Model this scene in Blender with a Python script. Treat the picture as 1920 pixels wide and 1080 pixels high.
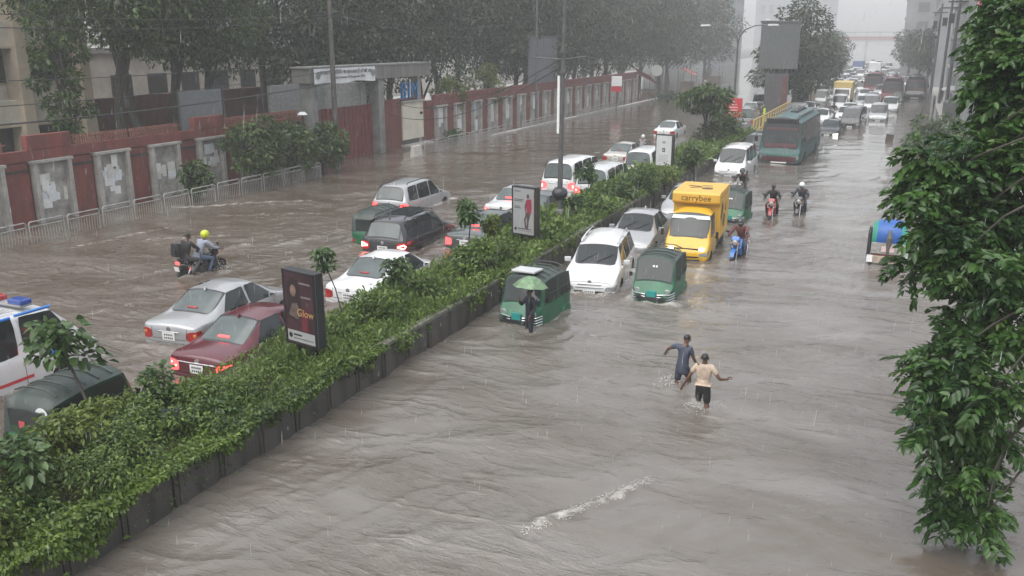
import bpy, bmesh, math, random
import numpy as np
from mathutils import Vector, Matrix, Euler
from mathutils.bvhtree import BVHTree
random.seed(7); RNG = np.random.default_rng(7)
for o in list(bpy.data.objects): bpy.data.objects.remove(o)
SC = bpy.context.scene; COL = SC.collection
R = math.radians

# ------------------------------------------------------------------ camera, sky, sun, exposure
CAM_H, CAM_F = 6.95, 1650.0                     # height above the flood water, focal length in 1920-px pixels
PITCH, YAW = R(15.739), R(23.770)
cam = bpy.data.cameras.new('camera'); camo = bpy.data.objects.new('camera', cam); COL.objects.link(camo)
camo.location = (0, 0, CAM_H); camo.rotation_euler = (math.pi/2 - PITCH, 0, YAW)
cam.sensor_width = 36; cam.lens = CAM_F/1920*36; cam.clip_end = 3000; cam.clip_start = 0.1
SC.camera = camo
SUN_EL, SUN_AZ = R(62), R(200)
w = bpy.data.worlds.new('World'); SC.world = w; w.use_nodes = True
nt = w.node_tree; bg = nt.nodes['Background']
sky = nt.nodes.new('ShaderNodeTexSky'); sky.sky_type = 'NISHITA'; sky.sun_disc = False
sky.sun_elevation = SUN_EL; sky.sun_rotation = SUN_AZ; sky.air_density = 1.0; sky.dust_density = 8.0; sky.ozone_density = 1.0
hs = nt.nodes.new('ShaderNodeHueSaturation'); hs.inputs['Saturation'].default_value = 0.75
gm_ = nt.nodes.new('ShaderNodeGamma'); gm_.inputs[1].default_value = 0.35      # rain cloud evens the sky out
nt.links.new(sky.outputs[0], hs.inputs['Color']); nt.links.new(hs.outputs[0], gm_.inputs[0]); nt.links.new(gm_.outputs[0], bg.inputs[0])
bg.inputs[1].default_value = 0.15
sun = bpy.data.lights.new('sun', 'SUN'); sun.energy = 0.6; sun.angle = R(75); sun.color = (1, .98, .95)
suno = bpy.data.objects.new('sun', sun); COL.objects.link(suno)
suno.rotation_euler = (math.pi/2 - SUN_EL, 0, math.pi - SUN_AZ)
SC.view_settings.view_transform = 'Standard'; SC.view_settings.look = 'None'
SC.view_settings.exposure = 2.40; SC.view_settings.gamma = 1.0; SC.view_settings.use_curve_mapping = False
SC.cycles.use_denoising = True
SC.cycles.max_bounces = 6; SC.cycles.diffuse_bounces = 2; SC.cycles.glossy_bounces = 3
SC.cycles.transmission_bounces = 4; SC.cycles.volume_bounces = 1; SC.cycles.transparent_max_bounces = 8
SC.cycles.sample_clamp_indirect = 4.0

_c, _s, _cp, _sp = math.cos(YAW), math.sin(YAW), math.cos(PITCH), math.sin(PITCH)
def at(px, py, z=0.0):
    """ground position (height z) seen at photo pixel px, py"""
    x, y = (px-960)/CAM_F, (540-py)/CAM_F
    fy, fz = _cp + y*_sp, -_sp + y*_cp
    wx, wy = x*_c - fy*_s, x*_s + fy*_c
    t = (z-CAM_H)/fz
    return Vector((wx*t, wy*t, z))

# ------------------------------------------------------------------ materials
MATS = {}
def M(name, col, rough=.5, metal=0.0, spec=.5, var=.12, scale=6.0, bump=0.0, bscale=30.0, coat=0.0,
      emit=None, estr=0.0, col2=None, stretch=None):
    if name in MATS: return MATS[name]
    m = bpy.data.materials.new(name); m.use_nodes = True; MATS[name] = m
    n = m.node_tree; b = n.nodes['Principled BSDF']
    b.inputs['Roughness'].default_value = rough; b.inputs['Metallic'].default_value = metal
    b.inputs['Specular IOR Level'].default_value = spec; b.inputs['Coat Weight'].default_value = coat
    b.inputs['Coat Roughness'].default_value = .06
    tc = n.nodes.new('ShaderNodeTexCoord'); mp = n.nodes.new('ShaderNodeMapping')
    n.links.new(tc.outputs['Object'], mp.inputs[0])
    if stretch: mp.inputs['Scale'].default_value = stretch
    nz = n.nodes.new('ShaderNodeTexNoise'); nz.inputs['Scale'].default_value = scale; nz.inputs['Detail'].default_value = 5
    nz.inputs['Roughness'].default_value = .65
    n.links.new(mp.outputs[0], nz.inputs['Vector'])
    mr = n.nodes.new('ShaderNodeMapRange'); mr.inputs[1].default_value = .3; mr.inputs[2].default_value = .7
    n.links.new(nz.outputs['Fac'], mr.inputs[0])
    mx = n.nodes.new('ShaderNodeMix'); mx.data_type = 'RGBA'
    c = Vector(col)
    a = list(c*(1-var)) if col2 is None else list(col)
    d = list(c*(1+var)) if col2 is None else list(col2)
    mx.inputs[6].default_value = (*a, 1); mx.inputs[7].default_value = (*[min(1, v) for v in d], 1)
    n.links.new(mr.outputs[0], mx.inputs[0]); n.links.new(mx.outputs[2], b.inputs['Base Color'])
    if bump:
        nb = n.nodes.new('ShaderNodeTexNoise'); nb.inputs['Scale'].default_value = bscale; nb.inputs['Detail'].default_value = 4
        n.links.new(mp.outputs[0], nb.inputs['Vector'])
        bp = n.nodes.new('ShaderNodeBump'); bp.inputs['Strength'].default_value = bump; bp.inputs['Distance'].default_value = .02
        n.links.new(nb.outputs['Fac'], bp.inputs['Height']); n.links.new(bp.outputs[0], b.inputs['Normal'])
    if emit:
        b.inputs['Emission Color'].default_value = (*emit, 1); b.inputs['Emission Strength'].default_value = estr
    return m

def paint(name, col, rough=.22, metal=0.0):
    """wet car paint: slight flake, droplet relief, thin dirt"""
    return M('paint_'+name, col, rough=rough, metal=metal, coat=.6, var=.05, scale=3, bump=.10, bscale=55)

def leafmat(name, dark, light, trans=.25, rough=.38, clump=1.1):
    if name in MATS: return MATS[name]
    m = bpy.data.materials.new(name); m.use_nodes = True; MATS[name] = m
    n = m.node_tree; b = n.nodes['Principled BSDF']; out = n.nodes['Material Output']
    g = n.nodes.new('ShaderNodeNewGeometry')
    tc = n.nodes.new('ShaderNodeTexCoord'); nz = n.nodes.new('ShaderNodeTexNoise'); nz.inputs['Scale'].default_value = clump
    n.links.new(tc.outputs['Object'], nz.inputs['Vector'])
    ad = n.nodes.new('ShaderNodeMath'); ad.operation = 'MULTIPLY_ADD'; ad.inputs[1].default_value = .55
    n.links.new(g.outputs['Random Per Island'], ad.inputs[0])
    sb = n.nodes.new('ShaderNodeMath'); sb.operation = 'MULTIPLY_ADD'; sb.inputs[1].default_value = 1.6; sb.inputs[2].default_value = -.55
    n.links.new(nz.outputs['Fac'], sb.inputs[0]); n.links.new(sb.outputs[0], ad.inputs[2])
    cr = n.nodes.new('ShaderNodeValToRGB')
    cr.color_ramp.elements[0].color = (*dark, 1); cr.color_ramp.elements[1].color = (*light, 1)
    cr.color_ramp.elements[0].position = .1; cr.color_ramp.elements[1].position = .95
    n.links.new(ad.outputs[0], cr.inputs[0]); n.links.new(cr.outputs[0], b.inputs['Base Color'])
    b.inputs['Roughness'].default_value = rough; b.inputs['Specular IOR Level'].default_value = .45
    tr = n.nodes.new('ShaderNodeBsdfTranslucent'); n.links.new(cr.outputs[0], tr.inputs[0])
    ms = n.nodes.new('ShaderNodeMixShader'); ms.inputs[0].default_value = trans
    n.links.new(b.outputs[0], ms.inputs[1]); n.links.new(tr.outputs[0], ms.inputs[2]); n.links.new(ms.outputs[0], out.inputs[0])
    return m

# ------------------------------------------------------------------ mesh builder
class MB:
    def __init__(s): s.v = []; s.f = []
    def add(s, vs, fs, mtx=None):
        o = len(s.v)
        if mtx is not None: vs = [mtx @ Vector(p) for p in vs]
        s.v += [tuple(p) for p in vs]; s.f += [tuple(i+o for i in f) for f in fs]; return s
    def box(s, c, d, rot=None, top=(1, 1)):
        x, y, z = d[0]/2, d[1]/2, d[2]/2; a, b = top
        vs = [(-x,-y,-z),(x,-y,-z),(x,y,-z),(-x,y,-z),(-x*a,-y*b,z),(x*a,-y*b,z),(x*a,y*b,z),(-x*a,y*b,z)]
        m = Matrix.Translation(c)
        if rot: m = m @ Euler(rot).to_matrix().to_4x4()
        return s.add(vs, [(3,2,1,0),(4,5,6,7),(0,1,5,4),(1,2,6,5),(2,3,7,6),(3,0,4,7)], m)
    def b2(s, x0, x1, y0, y1, z0, z1): return s.box(((x0+x1)/2,(y0+y1)/2,(z0+z1)/2),(x1-x0,y1-y0,z1-z0))
    def tube(s, pts, r, n=6, cap=True):
        pts = [Vector(p) for p in pts]; rr = r if isinstance(r, (list, tuple)) else [r]*len(pts)
        o = len(s.v); prev = None
        for i, p in enumerate(pts):
            d = (pts[min(i+1, len(pts)-1)] - pts[max(i-1, 0)]).normalized()
            a = prev if prev is not None else (Vector((0,0,1)) if abs(d.z) < .9 else Vector((1,0,0)))
            u = (a - d*a.dot(d)).normalized(); prev = u; v = d.cross(u)
            for k in range(n):
                t = 2*math.pi*k/n; s.v.append(tuple(p + (u*math.cos(t) + v*math.sin(t))*rr[i]))
        for i in range(len(pts)-1):
            for k in range(n):
                a, b = o+i*n+k, o+i*n+(k+1) % n
                s.f.append((a, b, b+n, a+n))
        if cap:
            s.f.append(tuple(o+k for k in reversed(range(n)))); e = o+(len(pts)-1)*n; s.f.append(tuple(e+k for k in range(n)))
        return s
    def lathe(s, prof, c=(0,0,0), axis='Z', n=16, cap=True):
        """prof: (radius, height) pairs around axis"""
        o = len(s.v); c = Vector(c)
        for r, h in prof:
            for k in range(n):
                t = 2*math.pi*k/n; a, b = r*math.cos(t), r*math.sin(t)
                p = {'Z': (a,b,h), 'X': (h,a,b), 'Y': (b,h,a)}[axis]
                s.v.append(tuple(c+Vector(p)))
        for i in range(len(prof)-1):
            for k in range(n):
                a, b = o+i*n+k, o+i*n+(k+1) % n; s.f.append((a, b, b+n, a+n))
        if cap:
            s.f.append(tuple(o+k for k in reversed(range(n)))); e = o+(len(prof)-1)*n; s.f.append(tuple(e+k for k in range(n)))
        return s
    def prism(s, poly, axis, d0, d1):
        """2-D polygon extruded along axis (X: poly is (y,z), Y: (x,z), Z: (x,y))"""
        n = len(poly); o = len(s.v)
        for d in (d0, d1):
            for a, b in poly: s.v.append({'X': (d,a,b), 'Y': (a,d,b), 'Z': (a,b,d)}[axis])
        for k in range(n): s.f.append((o+k, o+(k+1) % n, o+n+(k+1) % n, o+n+k))
        s.f.append(tuple(o+k for k in reversed(range(n)))); s.f.append(tuple(o+n+k for k in range(n))); return s
    def ell(s, c, r, nu=12, nv=8, v0=0.0, v1=1.0, mtx=None):
        """ellipsoid; v0..v1 the part kept, 0 = south pole"""
        o = len(s.v); c = Vector(c)
        for j in range(nv+1):
            ph = -math.pi/2 + math.pi*(v0+(v1-v0)*j/nv)
            for k in range(nu):
                t = 2*math.pi*k/nu
                p = Vector((r[0]*math.cos(ph)*math.cos(t), r[1]*math.cos(ph)*math.sin(t), r[2]*math.sin(ph)))
                if mtx is not None: p = mtx @ p
                s.v.append(tuple(c+p))
        for j in range(nv):
            for k in range(nu):
                a, b = o+j*nu+k, o+j*nu+(k+1) % nu; s.f.append((a, b, b+nu, a+nu))
        return s
    def mesh(s, name, smooth=False, bevel=0.0, sharp=35):
        me = bpy.data.meshes.new(name); bm = bmesh.new()
        vs = [bm.verts.new(p) for p in s.v]
        for f in s.f:
            try: bm.faces.new([vs[i] for i in f])
            except ValueError: pass
        bmesh.ops.remove_doubles(bm, verts=bm.verts, dist=1e-5)
        bmesh.ops.recalc_face_normals(bm, faces=bm.faces)
        if bevel:
            ed = [e for e in bm.edges if len(e.link_faces) == 2 and e.calc_face_angle(0) > .6]
            bmesh.ops.bevel(bm, geom=ed, offset=bevel, segments=2, affect='EDGES', profile=.6, clamp_overlap=True)
        bm.to_mesh(me); bm.free()
        if smooth: me.shade_smooth(); me.set_sharp_from_angle(angle=R(sharp))
        return me
    def build(s, name, mat, parent=None, smooth=False, bevel=0.0, sharp=35):
        return link(name, s.mesh(name, smooth, bevel, sharp), mat, parent)

def link(name, me, mat=None, parent=None, loc=None):
    o = bpy.data.objects.new(name, me); COL.objects.link(o)
    if mat is not None and me is not None:
        if len(me.materials) == 0: me.materials.append(mat)
        else: o.material_slots[0].link = 'OBJECT'; o.material_slots[0].material = mat
    if parent is not None: o.parent = parent
    if loc is not None: o.location = loc
    return o
def tag(o, label=None, cat=None, group=None, kind=None):
    if label: o['label'] = label
    if cat: o['category'] = cat
    if group: o['group'] = group
    if kind: o['kind'] = kind
    return o
def thing(name, label, cat, loc=(0,0,0), rz=0.0, group=None):
    o = bpy.data.objects.new(name, None); COL.objects.link(o); o.location = loc; o.rotation_euler = (0,0,rz)
    o.empty_display_size = .2
    return tag(o, label, cat, group)
KIDS = {}
LITE = ('body','windshield','side_window','head_light','window_trim','grille','canopy','mirror')
def copy_tree(o, parent=None, lite=False):
    c = o.copy(); COL.objects.link(c); c.parent = parent
    for ch in kids(o):
        if not lite or ch.name.split('.')[0] in LITE: copy_tree(ch, c)
    return c
def kids(o):
    k = KIDS.get(o.name)
    if k is None:
        k = list(o.children)
        if 'proto' in o or (o.parent is not None and o.parent.name in KIDS): KIDS[o.name] = k
    return k
def recolor(o, frm, to):
    """object-level material swap through a thing and its parts"""
    for ch in [o]+list(o.children_recursive):
        if ch.type != 'MESH': continue
        for s in ch.material_slots:
            if s.material in frm:
                s.link = 'OBJECT'; s.material = to[frm.index(s.material)] if isinstance(to, list) else to
def np_mesh(name, V, F):
    """V (n,3), F (m,3|4) arrays"""
    me = bpy.data.meshes.new(name); k = F.shape[1]
    me.vertices.add(len(V)); me.vertices.foreach_set('co', np.ascontiguousarray(V, dtype=np.float32).ravel())
    me.loops.add(F.size); me.loops.foreach_set('vertex_index', np.ascontiguousarray(F, dtype=np.int32).ravel())
    me.polygons.add(len(F)); me.polygons.foreach_set('loop_start', np.arange(0, F.size, k, dtype=np.int32))
    me.update(calc_edges=True); return me
# a side scene in which temporary objects are evaluated, so that the growing main scene is not re-evaluated each time
WB = bpy.data.scenes.new('workbench')
def eval_mesh(o):
    vl = WB.view_layers[0]; vl.update(); dg = vl.depsgraph
    return bpy.data.meshes.new_from_object(o.evaluated_get(dg), depsgraph=dg)
def text_mesh(txt, size, depth=.004, align='CENTER'):
    cu = bpy.data.curves.new('lettering', 'FONT'); cu.body = txt; cu.size = size; cu.extrude = depth/2
    cu.align_x = align; cu.align_y = 'CENTER'; cu.resolution_u = 3
    o = bpy.data.objects.new('lettering', cu); WB.collection.objects.link(o)
    me = eval_mesh(o)
    bpy.data.objects.remove(o); bpy.data.curves.remove(cu); me.materials.clear(); return me
def lettering(txt, size, mat, parent, loc, rot, name='lettering', depth=.006, sx=1.0):
    o = link(name, text_mesh(txt, size, depth), mat, parent, loc); o.rotation_euler = rot; o.scale = (sx, 1, 1); return o

# ------------------------------------------------------------------ gradient noise for water and foliage
_perm = RNG.permutation(512).astype(np.int64)
_ga = RNG.uniform(0, 2*np.pi, 512)
def pnoise(x, y, seed=0):
    xi, yi = np.floor(x).astype(np.int64), np.floor(y).astype(np.int64); xf, yf = x-xi, y-yi
    def g(ix, iy, dx, dy):
        h = _ga[_perm[(_perm[(ix+seed*17) & 511]+iy+seed*31) & 511]]
        return np.cos(h)*dx + np.sin(h)*dy
    u, v = xf*xf*xf*(xf*(xf*6-15)+10), yf*yf*yf*(yf*(yf*6-15)+10)
    a = g(xi,yi,xf,yf)*(1-u) + g(xi+1,yi,xf-1,yf)*u
    b = g(xi,yi+1,xf,yf-1)*(1-u) + g(xi+1,yi+1,xf-1,yf-1)*u
    return (a*(1-v)+b*v)*1.4

# ------------------------------------------------------------------ foliage
def leaf_mesh(name, P, D, size, aspect=.5, droop=.25, fold=True):
    """one leaf per row of P, pointing along D; a folded six-point blade or a four-point diamond"""
    n = len(P); D = D/np.linalg.norm(D, axis=1, keepdims=True)
    up = np.tile(np.array([[0,0,1.]]), (n,1)) + RNG.normal(0, .45, (n,3))
    S = np.cross(D, up); S /= (np.linalg.norm(S, axis=1, keepdims=True)+1e-9); N = np.cross(S, D)
    L = size[:,None]; Wd = L*aspect*.5
    tip = P + D*L - np.array([[0,0,1.]])*L*droop
    mid = P + D*L*.5 + N*L*.04
    if fold:
        l1 = P + D*L*.3 + S*Wd*.92 + N*L*.10; l2 = P + D*L*.68 + S*Wd*.8 + N*L*.05 - np.array([[0,0,1.]])*L*droop*.45
        r1 = P + D*L*.3 - S*Wd*.92 + N*L*.10; r2 = P + D*L*.68 - S*Wd*.8 + N*L*.05 - np.array([[0,0,1.]])*L*droop*.45
        V = np.stack([P, l1, l2, tip, r2, r1], 1).reshape(-1,3); o = np.arange(n)[:,None]*6
        F = np.concatenate([o+np.array([[0,1,2,3]]), o+np.array([[0,3,4,5]])], 0)
    else:
        V = np.stack([P, mid+S*Wd, tip, mid-S*Wd], 1).reshape(-1,3); o = np.arange(n)[:,None]*4
        F = o+np.array([[0,1,2,3]])
    return np_mesh(name, V, F)
def rdir(n, up=0.0):
    d = RNG.normal(0, 1, (n,3)); d[:,2] += up; return d/np.linalg.norm(d, axis=1, keepdims=True)
def blob_points(centers, radii, n, shell=.55):
    """points in a set of ellipsoid clumps, denser near their skins, and outward directions"""
    C = np.array(centers); Rr = np.array(radii); wgt = Rr[:,0]*Rr[:,1]+Rr[:,2]*Rr[:,0]; wgt = wgt/wgt.sum()
    k = RNG.choice(len(C), n, p=wgt); d = rdir(n); r = RNG.uniform(shell**2, 1, n)**.5
    return C[k] + d*Rr[k]*r[:,None]*(1+RNG.normal(0,.10,(n,1))), d
def tree(name, label, base, height, spread, crown0, n, leaf, mat, bark, group=None, clumps=14, trunk_r=.2, lean=(0,0), cat='tree', fold=False, limb_n=7, flat=.75, aspect=.5):
    """tapered trunk with limbs reaching into leaf clumps"""
    t = thing(name, label, cat, base, 0, group); mb = MB(); top = Vector((lean[0], lean[1], height*.8))
    pts = []; rad = []
    for i in range(7):
        f = i/6; w_ = .12*height*.12
        pts.append(Vector((top.x*f + random.uniform(-w_,w_)*(0<i), top.y*f + random.uniform(-w_,w_)*(0<i), top.z*f))); rad.append(trunk_r*(1.15-.95*f) + (trunk_r*.5 if i == 0 else 0))
    mb.tube(pts, rad, 8)
    C, Rr = [], []
    for k in range(clumps):
        a = k*2.4+random.uniform(-.4,.4); f = (k+.5)/clumps
        z = crown0 + (height-crown0)*(.1+.82*f); prof = math.sin(math.pi*min(1,(.16+.8*f)))**.7
        rr = spread*prof*random.uniform(.35,.85)
        c = Vector((lean[0]*z/height + rr*math.cos(a), lean[1]*z/height + rr*math.sin(a), z))
        C.append(c); q = spread*random.uniform(.30,.46); Rr.append((q, q, q*flat))
        if k % max(1, clumps//limb_n) == 0:
            s0 = pts[min(5, max(1, int((z*.72/top.z)*6)))]
            md = s0.lerp(c, .55)+Vector((0,0,.06*height)); mb.tube([s0, md, c], [trunk_r*.42, trunk_r*.25, trunk_r*.08], 5)
    mb.build('trunk', bark, t, smooth=True)
    P, d = blob_points(C, Rr, n); d[:,2] *= .5; d += RNG.normal(0,.5,(n,3))
    me = leaf_mesh('crown', P, d, RNG.uniform(.7,1.3,n)*leaf, aspect, .3, fold)
    o = link('crown', me, mat, t); o['kind'] = 'stuff'
    return t
# ------------------------------------------------------------------ shared materials
conc = M('concrete', (.30,.29,.27), .7, var=.3, scale=2.2, bump=.25)
conc_wet = M('concrete_wet_stained', (.018,.017,.016), .45, var=.5, scale=1.6, bump=.4, bscale=14, col2=(.075,.070,.064), stretch=(1,1.6,.35))
coping = M('coping_concrete', (.06,.062,.05), .6, var=.4, scale=5, bump=.3, col2=(.20,.19,.165))
red_wall = M('red_painted_brick', (.085,.030,.026), .6, var=.4, scale=1.8, bump=.25, bscale=20, col2=(.19,.045,.034), stretch=(1,1.3,.4))
maroon_m = M('maroon_painted_steel', (.13,.028,.028), .45, var=.3, scale=2)
dark_metal = M('dark_metal', (.035,.037,.04), .45, metal=.4, var=.25)
white_rail = M('white_painted_rail', (.26,.26,.245), .5, var=.35, scale=7)
galv = M('galvanised_pole', (.10,.10,.105), .45, metal=.3, var=.25, scale=4)
rubber = M('tyre_rubber', (.012,.012,.013), .7, var=.3)
black_pl = M('black_plastic', (.015,.015,.017), .4, var=.2)
alloy = M('alloy_rim', (.45,.46,.47), .3, metal=.8, var=.1)
chrome = M('chrome', (.62,.63,.65), .15, metal=1.0, var=.05)
glass = M('tinted_glass', (.020,.026,.027), .08, spec=.5, var=.35, scale=1.3)
glass_pale = M('sky_sheen_glass', (.075,.092,.092), .10, spec=.5, var=.4, scale=1.1)  # rear windows: grey-green sky reflection painted into the base colour
plate_w = M('number_plate', (.66,.67,.66), .4, var=.08)
ink = M('dark_ink', (.02,.02,.022), .5)
white_pl = M('white_plastic', (.70,.71,.72), .35, var=.06)
soil = M('soil', (.05,.040,.028), .85, var=.4, scale=3, bump=.5)
bark = M('bark', (.045,.038,.032), .75, var=.4, scale=5, bump=.6, bscale=18)
lamp_red_off = M('red_lens', (.30,.012,.014), .2, coat=.5, var=.15)
lamp_red = M('red_lens_lit', (.35,.012,.014), .2, emit=(1,.05,.05), estr=1.0)
lamp_core = M('brake_bulb', (.9,.2,.2), .3, emit=(1,.22,.18), estr=2.4)
lamp_head = M('head_light_glass', (.22,.23,.235), .10, coat=.6, var=.5, scale=14)
lamp_head_on = M('head_light_lit', (.9,.9,.85), .15, emit=(1,.94,.85), estr=1.3)
amber = M('amber_lens', (.5,.16,.02), .25, coat=.4)

# ------------------------------------------------------------------ ground sheet, road under the flood
ROAD_Z = -.32
gm = MB(); gm.add([(-900,-200,0),(900,-200,0),(900,1600,0),(-900,1600,0)], [(0,1,2,3)])
g = gm.build('ground', M('bare_ground', (.10,.09,.075), .9, var=.3, scale=.2)); g.location.z = ROAD_Z-.12; tag(g, kind='structure')
rm = MB(); rm.add([(-28.4,-12,0),(4,-12,0),(4,900,0),(-28.4,900,0)], [(0,1,2,3)])
r_ = rm.build('road', M('wet_asphalt', (.05,.05,.05), .5, var=.3, scale=1)); r_.location.z = ROAD_Z; tag(r_, kind='structure')

# ------------------------------------------------------------------ things that stand in the water: (x, y, half length along road, half width, strength)
WAKES = []
def wake(x, y, ly=2.1, lx=.85, s=1.0): WAKES.append((x, y, ly, lx, s))

def build_water():
    xs = np.concatenate([np.arange(-60,-30,1.0), np.arange(-30,7,.08), np.arange(7,60,1.2)])
    ys = [-14.0]
    while ys[-1] < 900:
        y = ys[-1]; ys.append(y + (1.0 if y < 2 else max(.085, .085+(y-12)*.0068)))
    ys = np.array(ys); X, Y = np.meshgrid(xs, ys)
    wx, wy = pnoise(X*.35, Y*.3, 3), pnoise(X*.33+9, Y*.31, 5)
    right = 1/(1+np.exp(-(X+10.6)*3))
    # large swell, drawn out along the current; choppier in the left carriageway
    a = R(42); U, V = X*np.cos(a)+Y*np.sin(a), -X*np.sin(a)+Y*np.cos(a)
    U, V = U+wx*1.1, V+wy*.9
    h = .060*pnoise(U*.42, V*.95, 1)
    rid = 1-np.abs(pnoise(U*.55+3, V*1.5, 7))*1.9
    h += .048*np.clip(rid,0,1)**4 * (pnoise(X*.2,Y*.2,9)*.5+.55)
    near = np.clip((70-Y)/50, 0, 1)
    r2 = 1-np.abs(pnoise(U*1.1+wy, V*2.9, 2))*2.2; r3 = 1-np.abs(pnoise(U*2.3+wx*2, V*5.0, 4))*2.2
    h += near*(.027*np.clip(r2,0,1)**2*(.5+pnoise(X*.5,Y*.5,8)) + .009*np.clip(r3,0,1)**2 + .006*pnoise(X*6.3+wx*2, Y*6.7, 6))
    h += near*(1-right)*(.030*pnoise(X*.9, Y*1.1+wx, 11) + .016*np.abs(pnoise(X*2.2, Y*2.0, 12)))
    foam = np.zeros_like(X)
    # V wakes and ripples round everything that stands in the flood
    for (x, y, ly, lx, s) in WAKES:
        m = (np.abs(X-x) < 6) & (np.abs(Y-y) < ly+6)
        if not m.any(): continue
        dx, dy = np.abs(X[m]-x)-lx, np.abs(Y[m]-y)-ly
        d = np.hypot(np.maximum(dx,0), np.maximum(dy,0)) + np.minimum(np.maximum(dx,dy),0)
        n_ = pnoise(X[m]*1.3+s, Y[m]*1.3, 13)
        ph = d*9.5 + n_*3.4 + Y[m]*.8
        h[m] += s*near[m]*(.030*np.sin(ph)*np.exp(-np.maximum(d,0)/1.1)*(.45+.8*(n_+.35)) + .02*np.exp(-(np.maximum(d,0)/.25)**2))
        foam[m] = np.maximum(foam[m], s*(.28+.95*n_)*np.exp(-np.maximum(d,0)/.26))
    # standing wave that breaks in the foreground, and the broken water by the railing
    def crest(p0, p1, wd, amp, fo, wob=.12):
        p0, p1 = np.array(p0), np.array(p1); d = p1-p0; L = np.hypot(*d); d = d/L
        t = (X-p0[0])*d[0]+(Y-p0[1])*d[1]; q = -(X-p0[0])*d[1]+(Y-p0[1])*d[0] + wob*pnoise(t*1.7, t*0+2.5, 15)+.05*pnoise(t*6, t*0+.5, 16)
        e = np.clip(t/.5,0,1)*np.clip((L-t)/.5,0,1)
        h[:] += amp*e*np.exp(-(q/wd)**2)*(.7+.5*pnoise(t*2.3,q*3,17))
        foam[:] = np.maximum(foam, fo*e*np.exp(-(q/(wd*.62))**2)*(.7+1.0*pnoise(X*5,Y*5,18)))
    for (a0, a1, wd, amp, fo) in [((975,1008),(1225,903),.15,.10,.92),
                              ((300,392),(600,378),.45,.10,.8), ((380,408),(640,400),.35,.06,.6), ((120,470),(330,425),.25,.05,.7), ((250,455),(470,440),.3,.05,.6),
                              ((180,540),(330,505),.3,.05,.6), ((420,470),(640,440),.3,.05,.5), ((150,600),(280,560),.25,.04,.5),
                              ((620,930),(760,862),.16,.05,.25), ((1500,700),(1560,660),.12,.05,.25), ((700,1040),(860,985),.14,.06,.15),
                              ((500,470),(660,425),.35,.06,.5),((560,545),(650,500),.25,.04,.5)]:
        q0, q1 = at(*a0), at(*a1); crest((q0.x,q0.y), (q1.x,q1.y), wd, amp, fo)
    chop = .55*(1-right)*np.exp(-((X+23)/4.5)**2)*np.exp(-((Y-27)/10)**2)
    foam = np.maximum(foam, chop*(np.clip(1-np.abs(pnoise(U*.5+wx, V*2.6, 21))*3.2,0,1)*1.0))
    foam = np.maximum(foam, .30*right*np.clip(1-np.abs(pnoise(U*.45, V*1.9, 22))*9,0,1)*np.clip(pnoise(X*.6,Y*.6,23)*2,0,1))
    h *= np.clip((X+60)/5, 0, 1)*np.clip(1-.72*(Y-24)/60, .28, 1)
    V3 = np.stack([X,Y,h], -1).reshape(-1,3); ny, nx = X.shape
    i = (np.arange(ny-1)[:,None]*nx+np.arange(nx-1)[None,:]).reshape(-1,1)
    me = np_mesh('water', V3, np.concatenate([i, i+1, i+nx+1, i+nx], 1))
    at_ = me.attributes.new('foam', 'FLOAT', 'POINT'); at_.data.foreach_set('value', np.clip(foam,0,1.3).astype(np.float32).ravel())
    me.shade_smooth()
    m = bpy.data.materials.new('muddy_flood_water'); m.use_nodes = True; n = m.node_tree; b = n.nodes['Principled BSDF']; lk = n.links.new
    tc = n.nodes.new('ShaderNodeTexCoord')
    def noise(scale, stretch, detail=3, rot=0.0, rough=.55):
        mp = n.nodes.new('ShaderNodeMapping'); mp.inputs['Scale'].default_value = stretch; mp.inputs['Rotation'].default_value = (0,0,rot)
        lk(tc.outputs['Object'], mp.inputs[0]); z = n.nodes.new('ShaderNodeTexNoise'); z.inputs['Scale'].default_value = scale
        z.inputs['Detail'].default_value = detail; z.inputs['Roughness'].default_value = rough; z.inputs['Distortion'].default_value = .6; lk(mp.outputs[0], z.inputs['Vector']); return z
    n1 = noise(.95, (.5,1.5,1), 3, R(-42), .5); n2 = noise(4.6, (.6,1.4,1), 4, R(-30), .55); n3 = noise(19, (1,1.3,1), 3)
    for z_ in (n1,): z_.noise_type = 'RIDGED_MULTIFRACTAL'; z_.inputs['Gain'].default_value = 1.6; z_.inputs['Offset'].default_value = .9; z_.inputs['Lacunarity'].default_value = 2.2; silt = noise(.42, (.45,1.3,1), 5, R(-42))
    def madd(a_, k, c_):
        q = n.nodes.new('ShaderNodeMath'); q.operation = 'MULTIPLY_ADD'; q.inputs[1].default_value = k
        lk(a_, q.inputs[0])
        if c_ is None: q.inputs[2].default_value = 0
        else: lk(c_, q.inputs[2])
        return q.outputs[0]
    hh = madd(n3.outputs['Fac'], .20, madd(n2.outputs['Fac'], .58, madd(n1.outputs['Fac'], .50, None)))
    bp = n.nodes.new('ShaderNodeBump'); bp.inputs['Strength'].default_value = 1.0; bp.inputs['Distance'].default_value = .085
    sx_ = n.nodes.new('ShaderNodeSeparateXYZ'); lk(tc.outputs['Object'], sx_.inputs[0])      # calmer reach beyond the first hundred metres' chop
    cm = n.nodes.new('ShaderNodeMapRange'); cm.inputs[1].default_value = 11; cm.inputs[2].default_value = 52; cm.inputs[3].default_value = 1.0; cm.inputs[4].default_value = .09; lk(sx_.outputs[1], cm.inputs[0])
    pt = noise(.30, (.6,1.2,1), 3, R(-35)); pr_ = n.nodes.new('ShaderNodeMapRange'); pr_.inputs[1].default_value = .36; pr_.inputs[2].default_value = .62; pr_.inputs[3].default_value = .30; pr_.inputs[4].default_value = 1.15; lk(pt.outputs['Fac'], pr_.inputs[0])   # smooth and choppy patches
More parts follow.
